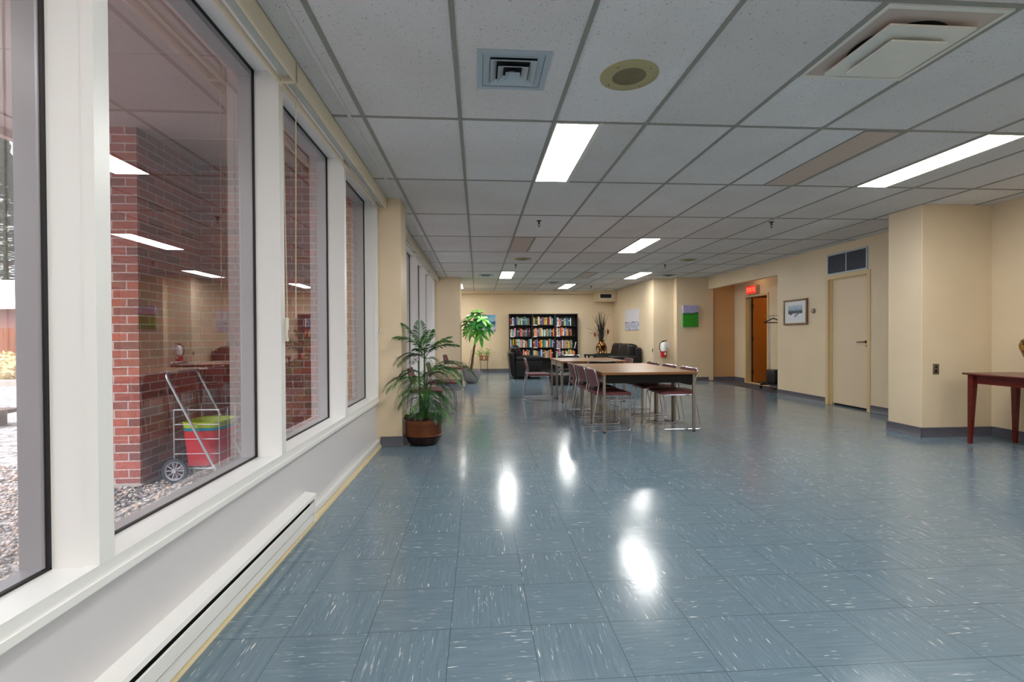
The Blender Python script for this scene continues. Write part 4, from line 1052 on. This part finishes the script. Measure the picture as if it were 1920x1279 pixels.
struct(MB().box(-2.6, -1.195, -.5, -.25, GZ-.01, 2.72).build('wall_light_blocker', M['brick']), 'added unseen brick wall that keeps daylight off the recess outside', 'brick wall')  # unseen wall added to block sky light and darken the brick recess
# pebbles as one object
me = bpy.data.meshes.new('pebbles'); V = []; F = []
ico = [(0, 0, -1), (.72, -.53, -.45), (-.28, -.85, -.45), (-.89, 0, -.45), (-.28, .85, -.45), (.72, .53, -.45), (.28, -.85, .45), (-.72, -.53, .45), (-.72, .53, .45), (.28, .85, .45), (.89, 0, .45), (0, 0, 1)]
icf = [(0, 1, 2), (1, 0, 5), (0, 2, 3), (0, 3, 4), (0, 4, 5), (1, 5, 10), (2, 1, 6), (3, 2, 7), (4, 3, 8), (5, 4, 9), (1, 10, 6), (2, 6, 7), (3, 7, 8), (4, 8, 9), (5, 9, 10), (6, 10, 11), (7, 6, 11), (8, 7, 11), (9, 8, 11), (10, 9, 11)]
for i in range(19000):
    x = -1.3-R.random()**1.25*4.2; y = R.uniform(.7, 4.6)
    if -3.3 < x < -2.57 and y > 3.88: continue
    s_ = R.uniform(.007, .016); a = R.uniform(0, PI); ca, sa = math.cos(a), math.sin(a); ex = R.uniform(.65, 1); ez = R.uniform(.45, .75)
    z0 = GZ+s_*ez*.6+R.uniform(0, .012); o_ = len(V)
    for p in ico:
        px, py = p[0]*s_*1.25, p[1]*s_*ex; V.append((x+px*ca-py*sa, y+px*sa+py*ca, z0+p[2]*s_*ez))
    F += [(q[0]+o_, q[1]+o_, q[2]+o_) for q in icf]
me.from_pydata(V, [], F); me.materials.append(M['pebble'])
for p in me.polygons: p.use_smooth = True
o = bpy.data.objects.new('pebbles', me); C.objects.link(o); tag(o, 'loose multicoloured pebbles lying outside the near windows', 'pebbles', None, 'stuff')
# shopping cart
t = tag(empty('shopping_cart', (-2.205, 4.155, GZ+.012)), 'two wheeled wire shopping cart outside against the brick wall', 'shopping cart')
b = MB(); X0, X1, Y0, Y1, Z0, Z1 = -.17, .17, -.19, .19, .10, .56; r = .0045
for z in (Z0, Z0+.115, Z0+.23, Z0+.345, Z1): b.tube([(X0, Y0, z), (X1, Y0, z), (X1, Y1, z), (X0, Y1, z)], r*.8 if z not in (Z0, Z1) else r, 6, closed=True)
for x, y in ((X0, Y0), (X1, Y0), (X1, Y1), (X0, Y1), (X1, -.06), (X1, .06), (X0, 0)): b.tube([(x, y, Z0), (x, y, Z1)], r, 6)
for k in range(4): b.tube([(X0+.07*k+.06, Y0, Z0), (X0+.07*k+.06, Y1, Z0)], r*.7, 5)
b.build('wire_basket', M['galv'], t, True)
b = MB(); b.tube(fillet([(.175, -.215, .04), (-.22, -.215, .85), (-.22, .215, .85), (.175, .215, .04)], .06, 6), .010, 10); b.build('handle_frame', M['galv'], t, True)
b = MB(); b.tube([(.16, -.2, .02), (.16, -.2, .1), (.16, .2, .1), (.16, .2, .02)], .006, 8); b.build('rest_stand', M['galv'], t)
MB().tube([(-.14, -.23, .093), (-.14, .23, .093)], .006, 8).build('axle', M['galv'], t)
for s in (-1, 1):
    b = MB(); b.lathe([(.074, -.010), (.093, -.010), (.095, 0), (.093, .010), (.074, .010)], (-.14, s*.235, .095), 32, 'y', caps=False); b.lathe([(.074, -.010), (.074, .010)], (-.14, s*.235, .095), 32, 'y', caps=False)
    wl = b.build('wheel', M['tyre'], t, True)
    b = MB(); c = Vector((-.14, s*.235, .095))
    b.tube([c+Vector((.071*math.cos(a*PI/16), 0, .071*math.sin(a*PI/16))) for a in range(32)], .0065, 6, closed=True)
    for k in range(10): a = k*PI/5; b.tube([c+Vector((.012*math.cos(a), 0, .012*math.sin(a))), c+Vector((.071*math.cos(a), 0, .071*math.sin(a)))], .0042, 5)
    b.lathe([(.016, -.014), (.016, .014)], c, 14, 'y'); b.build('spokes', M['wheelgrey'], wl, True)
t = tag(empty('tub', (-2.205, 4.155, GZ+.118)), 'red plastic tub standing inside the wire shopping cart', 'tub')
def tub(z0, z1, k0, k1, m, name, par, wall=True):
    b = MB(); bm = b.bm; rg = []
    for z, k in ((z0, k0), (z1, k1), (z1, k1-.006), (z0+.004, k0-.006)):
        pts = []
        for q in range(32):
            a = 2*PI*q/32; c, s_ = math.cos(a), math.sin(a); pts.append(bm.verts.new((k*abs(c)**.5*(1 if c > 0 else -1), k*1.1*abs(s_)**.5*(1 if s_ > 0 else -1), z)))
        rg.append(pts)
    for A, B in zip(rg, rg[1:]):
        for q in range(32): bm.faces.new((A[q], A[(q+1) % 32], B[(q+1) % 32], B[q]))
    return b.build(name, m, par, True)
tub(0, .28, .125, .150, M['redtub'], 'wall', t); MB().box(-.11, .11, -.12, .12, 0, .006).build('bottom', M['redtub'], t)
t2 = tag(empty('tub', (-2.205, 4.155, GZ+.118+.27)), 'teal plastic tub nested between the red and lime tubs in the cart', 'tub'); tub(.012, .035, .148, .153, M['teal'], 'rim', t2); tub(-.2, .02, .11, .138, M['teal'], 'wall', t2)
t2 = tag(empty('tub', (-2.205, 4.155, GZ+.118+.3)), 'lime green plastic tub nested on top in the shopping cart', 'tub'); tub(.006, .05, .149, .157, M['lime'], 'rim', t2); tub(-.19, .02, .10, .136, M['lime'], 'wall', t2)
# timber edge, kerb, shrubs, fence, house, conifer
t = tag(empty('timber_bench', (-7.3, 6.7, GZ)), 'low weathered timber bench on the gravel at the left edge', 'bench')
MB().box(-1.2, 1.2, -.25, .25, .17, .22).build('seat', M['bench'], t)
for x in (-1.0, .95): MB().box(x-.1, x+.1, -.2, .2, 0, .17).build('support', M['bench'], t)
tag(MB().box(-30, 10, -.12, .12, 0, .14).build('kerb', M['concrete'], None, False, (-12, 12.6, GZ)), 'pale concrete kerb in front of the dry shrubs', 'kerb')
def blob(name, loc, rx, ry, rz, n, s0, m, lab, cat, grp):
    b = MB(); bm = b.bm
    for k in range(n):
        th = R.uniform(0, 2*PI); ph = math.acos(R.uniform(0, 1)); q = R.uniform(.75, 1)
        p = Vector((rx*q*math.sin(ph)*math.cos(th), ry*q*math.sin(ph)*math.sin(th), rz*q*math.cos(ph)))
        u = Vector((R.uniform(-1, 1), R.uniform(-1, 1), R.uniform(-1, 1))).normalized()*s0*R.uniform(.6, 1.3); v = u.orthogonal().normalized()*s0*.45
        bm.faces.new([bm.verts.new(x) for x in (p-u, p+v, p+u, p-v)])
    o = b.build('foliage', m); t = tag(empty(name, loc), lab, cat, grp); o.parent = t
    MB().lathe([(rx*.8, 0), (rx*.86, rz*.35), (rx*.6, rz*.75), (.02, rz*.9)], (0, 0, 0), 16).build('core', m, t, True)
    return t
blob('dry_shrub', (-12.5, 13.7, GZ), .9, .8, .82, 1500, .07, M['shrub'], 'dry beige shrub behind the kerb, nearer the window frame', 'shrub', 'dry shrubs by the fence')
blob('dry_shrub', (-14.6, 14.2, GZ), 1.0, .8, .72, 1500, .07, M['shrub'], 'dry beige shrub behind the kerb, at the picture edge', 'shrub', 'dry shrubs by the fence')
t = tag(empty('wooden_fence', (-21, 20, GZ)), 'orange cedar board fence beyond the yard', 'fence')
b = MB()
for i in range(90): b.box(-9+i*.2, -9+i*.2+.19, -.012, .012, .05, 1.56)
b.build('boards', M['fence'], t)
b = MB(); b.box(-9, 9, .012, .06, .3, .4); b.box(-9, 9, .012, .06, 1.2, 1.3); b.build('rails', M['fence'], t)
t = tag(empty('neighbour_house', (-33, 34, GZ)), 'pink walled house with a snow covered roof behind the fence', 'house')
MB().box(-7, 7, -3, 3, 0, 3.2).build('wall', M['pinkhouse'], t)
MB().prism([(-7.6, -3.6, 3.1), (-7.6, 3.6, 3.1), (-7.6, 0, 5.0)], (15.2, 0, 0)).build('snowy_roof', M['snow'], t)
MB().box(-7.6, 7.6, -3.68, -3.58, 2.9, 3.12).build('gutter', M['offwhite'], t)
def conifer(loc, h_, lab):
    t = tag(empty('conifer', loc), lab, 'tree', 'conifers beyond the house'); b = MB(); bm = b.bm
    for k in range(9000):
        f = R.random()**.8; z = .08*h_+f*h_*.92; lay = .72+.28*math.sin(z*5.2)
        r = (1-f)*h_*.27*lay*R.uniform(.35, 1); a = R.uniform(0, 2*PI); p = Vector((r*math.cos(a), r*math.sin(a), z-r*.22))
        u = Vector((math.cos(a), math.sin(a), R.uniform(-.3, .1)))*R.uniform(.35, .8)*(.4+.6*(1-f)); v = Vector((-math.sin(a), math.cos(a), 0))*.26
        bm.faces.new([bm.verts.new(x) for x in (p, p+u*.5+v, p+u, p+u*.5-v)])
    b.build('needles', M['conifer'], t)
    MB().tube([(0, 0, 0), (0, 0, h_*.95)], [.28, .03], 8).build('trunk', M['bark'], t)
conifer((-41.6, 46, GZ), 19, 'tall blue green conifer rising above the snowy roof'); conifer((-56, 52, GZ), 17, 'second conifer farther left behind the snowy roof')

# ------------------------------------------------------------------ world, camera, render settings
w = bpy.data.worlds.new('World'); bpy.context.scene.world = w; w.use_nodes = True
bg = w.node_tree.nodes['Background']; bg.inputs[0].default_value = (.93, .96, 1, 1); 
class WN(NT):
    def __init__(s, w): s.t = w.node_tree; s.n = s.t.nodes
q = WN(w); gd = q.new('ShaderNodeTexCoord').outputs['Generated']
dn = q.new('ShaderNodeVectorMath', operation='NORMALIZE'); q.l(gd, dn.inputs[0])
dp = q.new('ShaderNodeVectorMath', operation='DOT_PRODUCT'); q.l(dn.outputs[0], dp.inputs[0]); dp.inputs[1].default_value = Vector((-.40, -.50, .76)).normalized()
zz = q.math('MAXIMUM', q.sep(dn.outputs[0])[2], 0)
glow = q.math('MULTIPLY', q.math('POWER', q.math('MAXIMUM', dp.outputs['Value'], 0), 14), 11.0)      # glow added to the sky to light the brick pier's front
q.l(q.math('ADD', q.math('ADD', .62, q.math('MULTIPLY', zz, .95)), glow), bg.inputs[1])
cam = bpy.data.cameras.new('Camera'); co = bpy.data.objects.new('Camera', cam); C.objects.link(co)
cam.sensor_fit = 'HORIZONTAL'; cam.sensor_width = 36; cam.lens = 909.4478/1920*36; cam.clip_end = 300; cam.clip_start = .05
yaw, pit, roll = .07034, -.0093, -.00523
F_ = Vector((math.sin(yaw)*math.cos(pit), math.cos(yaw)*math.cos(pit), math.sin(pit)))
R_ = Vector((math.cos(yaw), -math.sin(yaw), 0)); U_ = R_.cross(F_)
R2 = R_*math.cos(roll)+U_*math.sin(roll); U2 = -R_*math.sin(roll)+U_*math.cos(roll)
mt = Matrix((R2, U2, -F_)).transposed().to_4x4(); mt.translation = (0, 0, H)
co.matrix_world = mt
sc = bpy.context.scene; sc.camera = co
sc.view_settings.view_transform = 'Standard'; sc.view_settings.look = 'None'; sc.view_settings.gamma = 1; sc.view_settings.use_curve_mapping = False
sc.view_settings.exposure = 1.32
sc.cycles.max_bounces = 8; sc.cycles.diffuse_bounces = 5; sc.cycles.glossy_bounces = 4; sc.cycles.transparent_max_bounces = 12
sc.cycles.sample_clamp_indirect = 6; sc.cycles.use_denoising = True; sc.cycles.use_adaptive_sampling = True; sc.cycles.adaptive_threshold = .02
try: sc.cycles.denoiser = 'OPENIMAGEDENOISE'
except Exception: pass
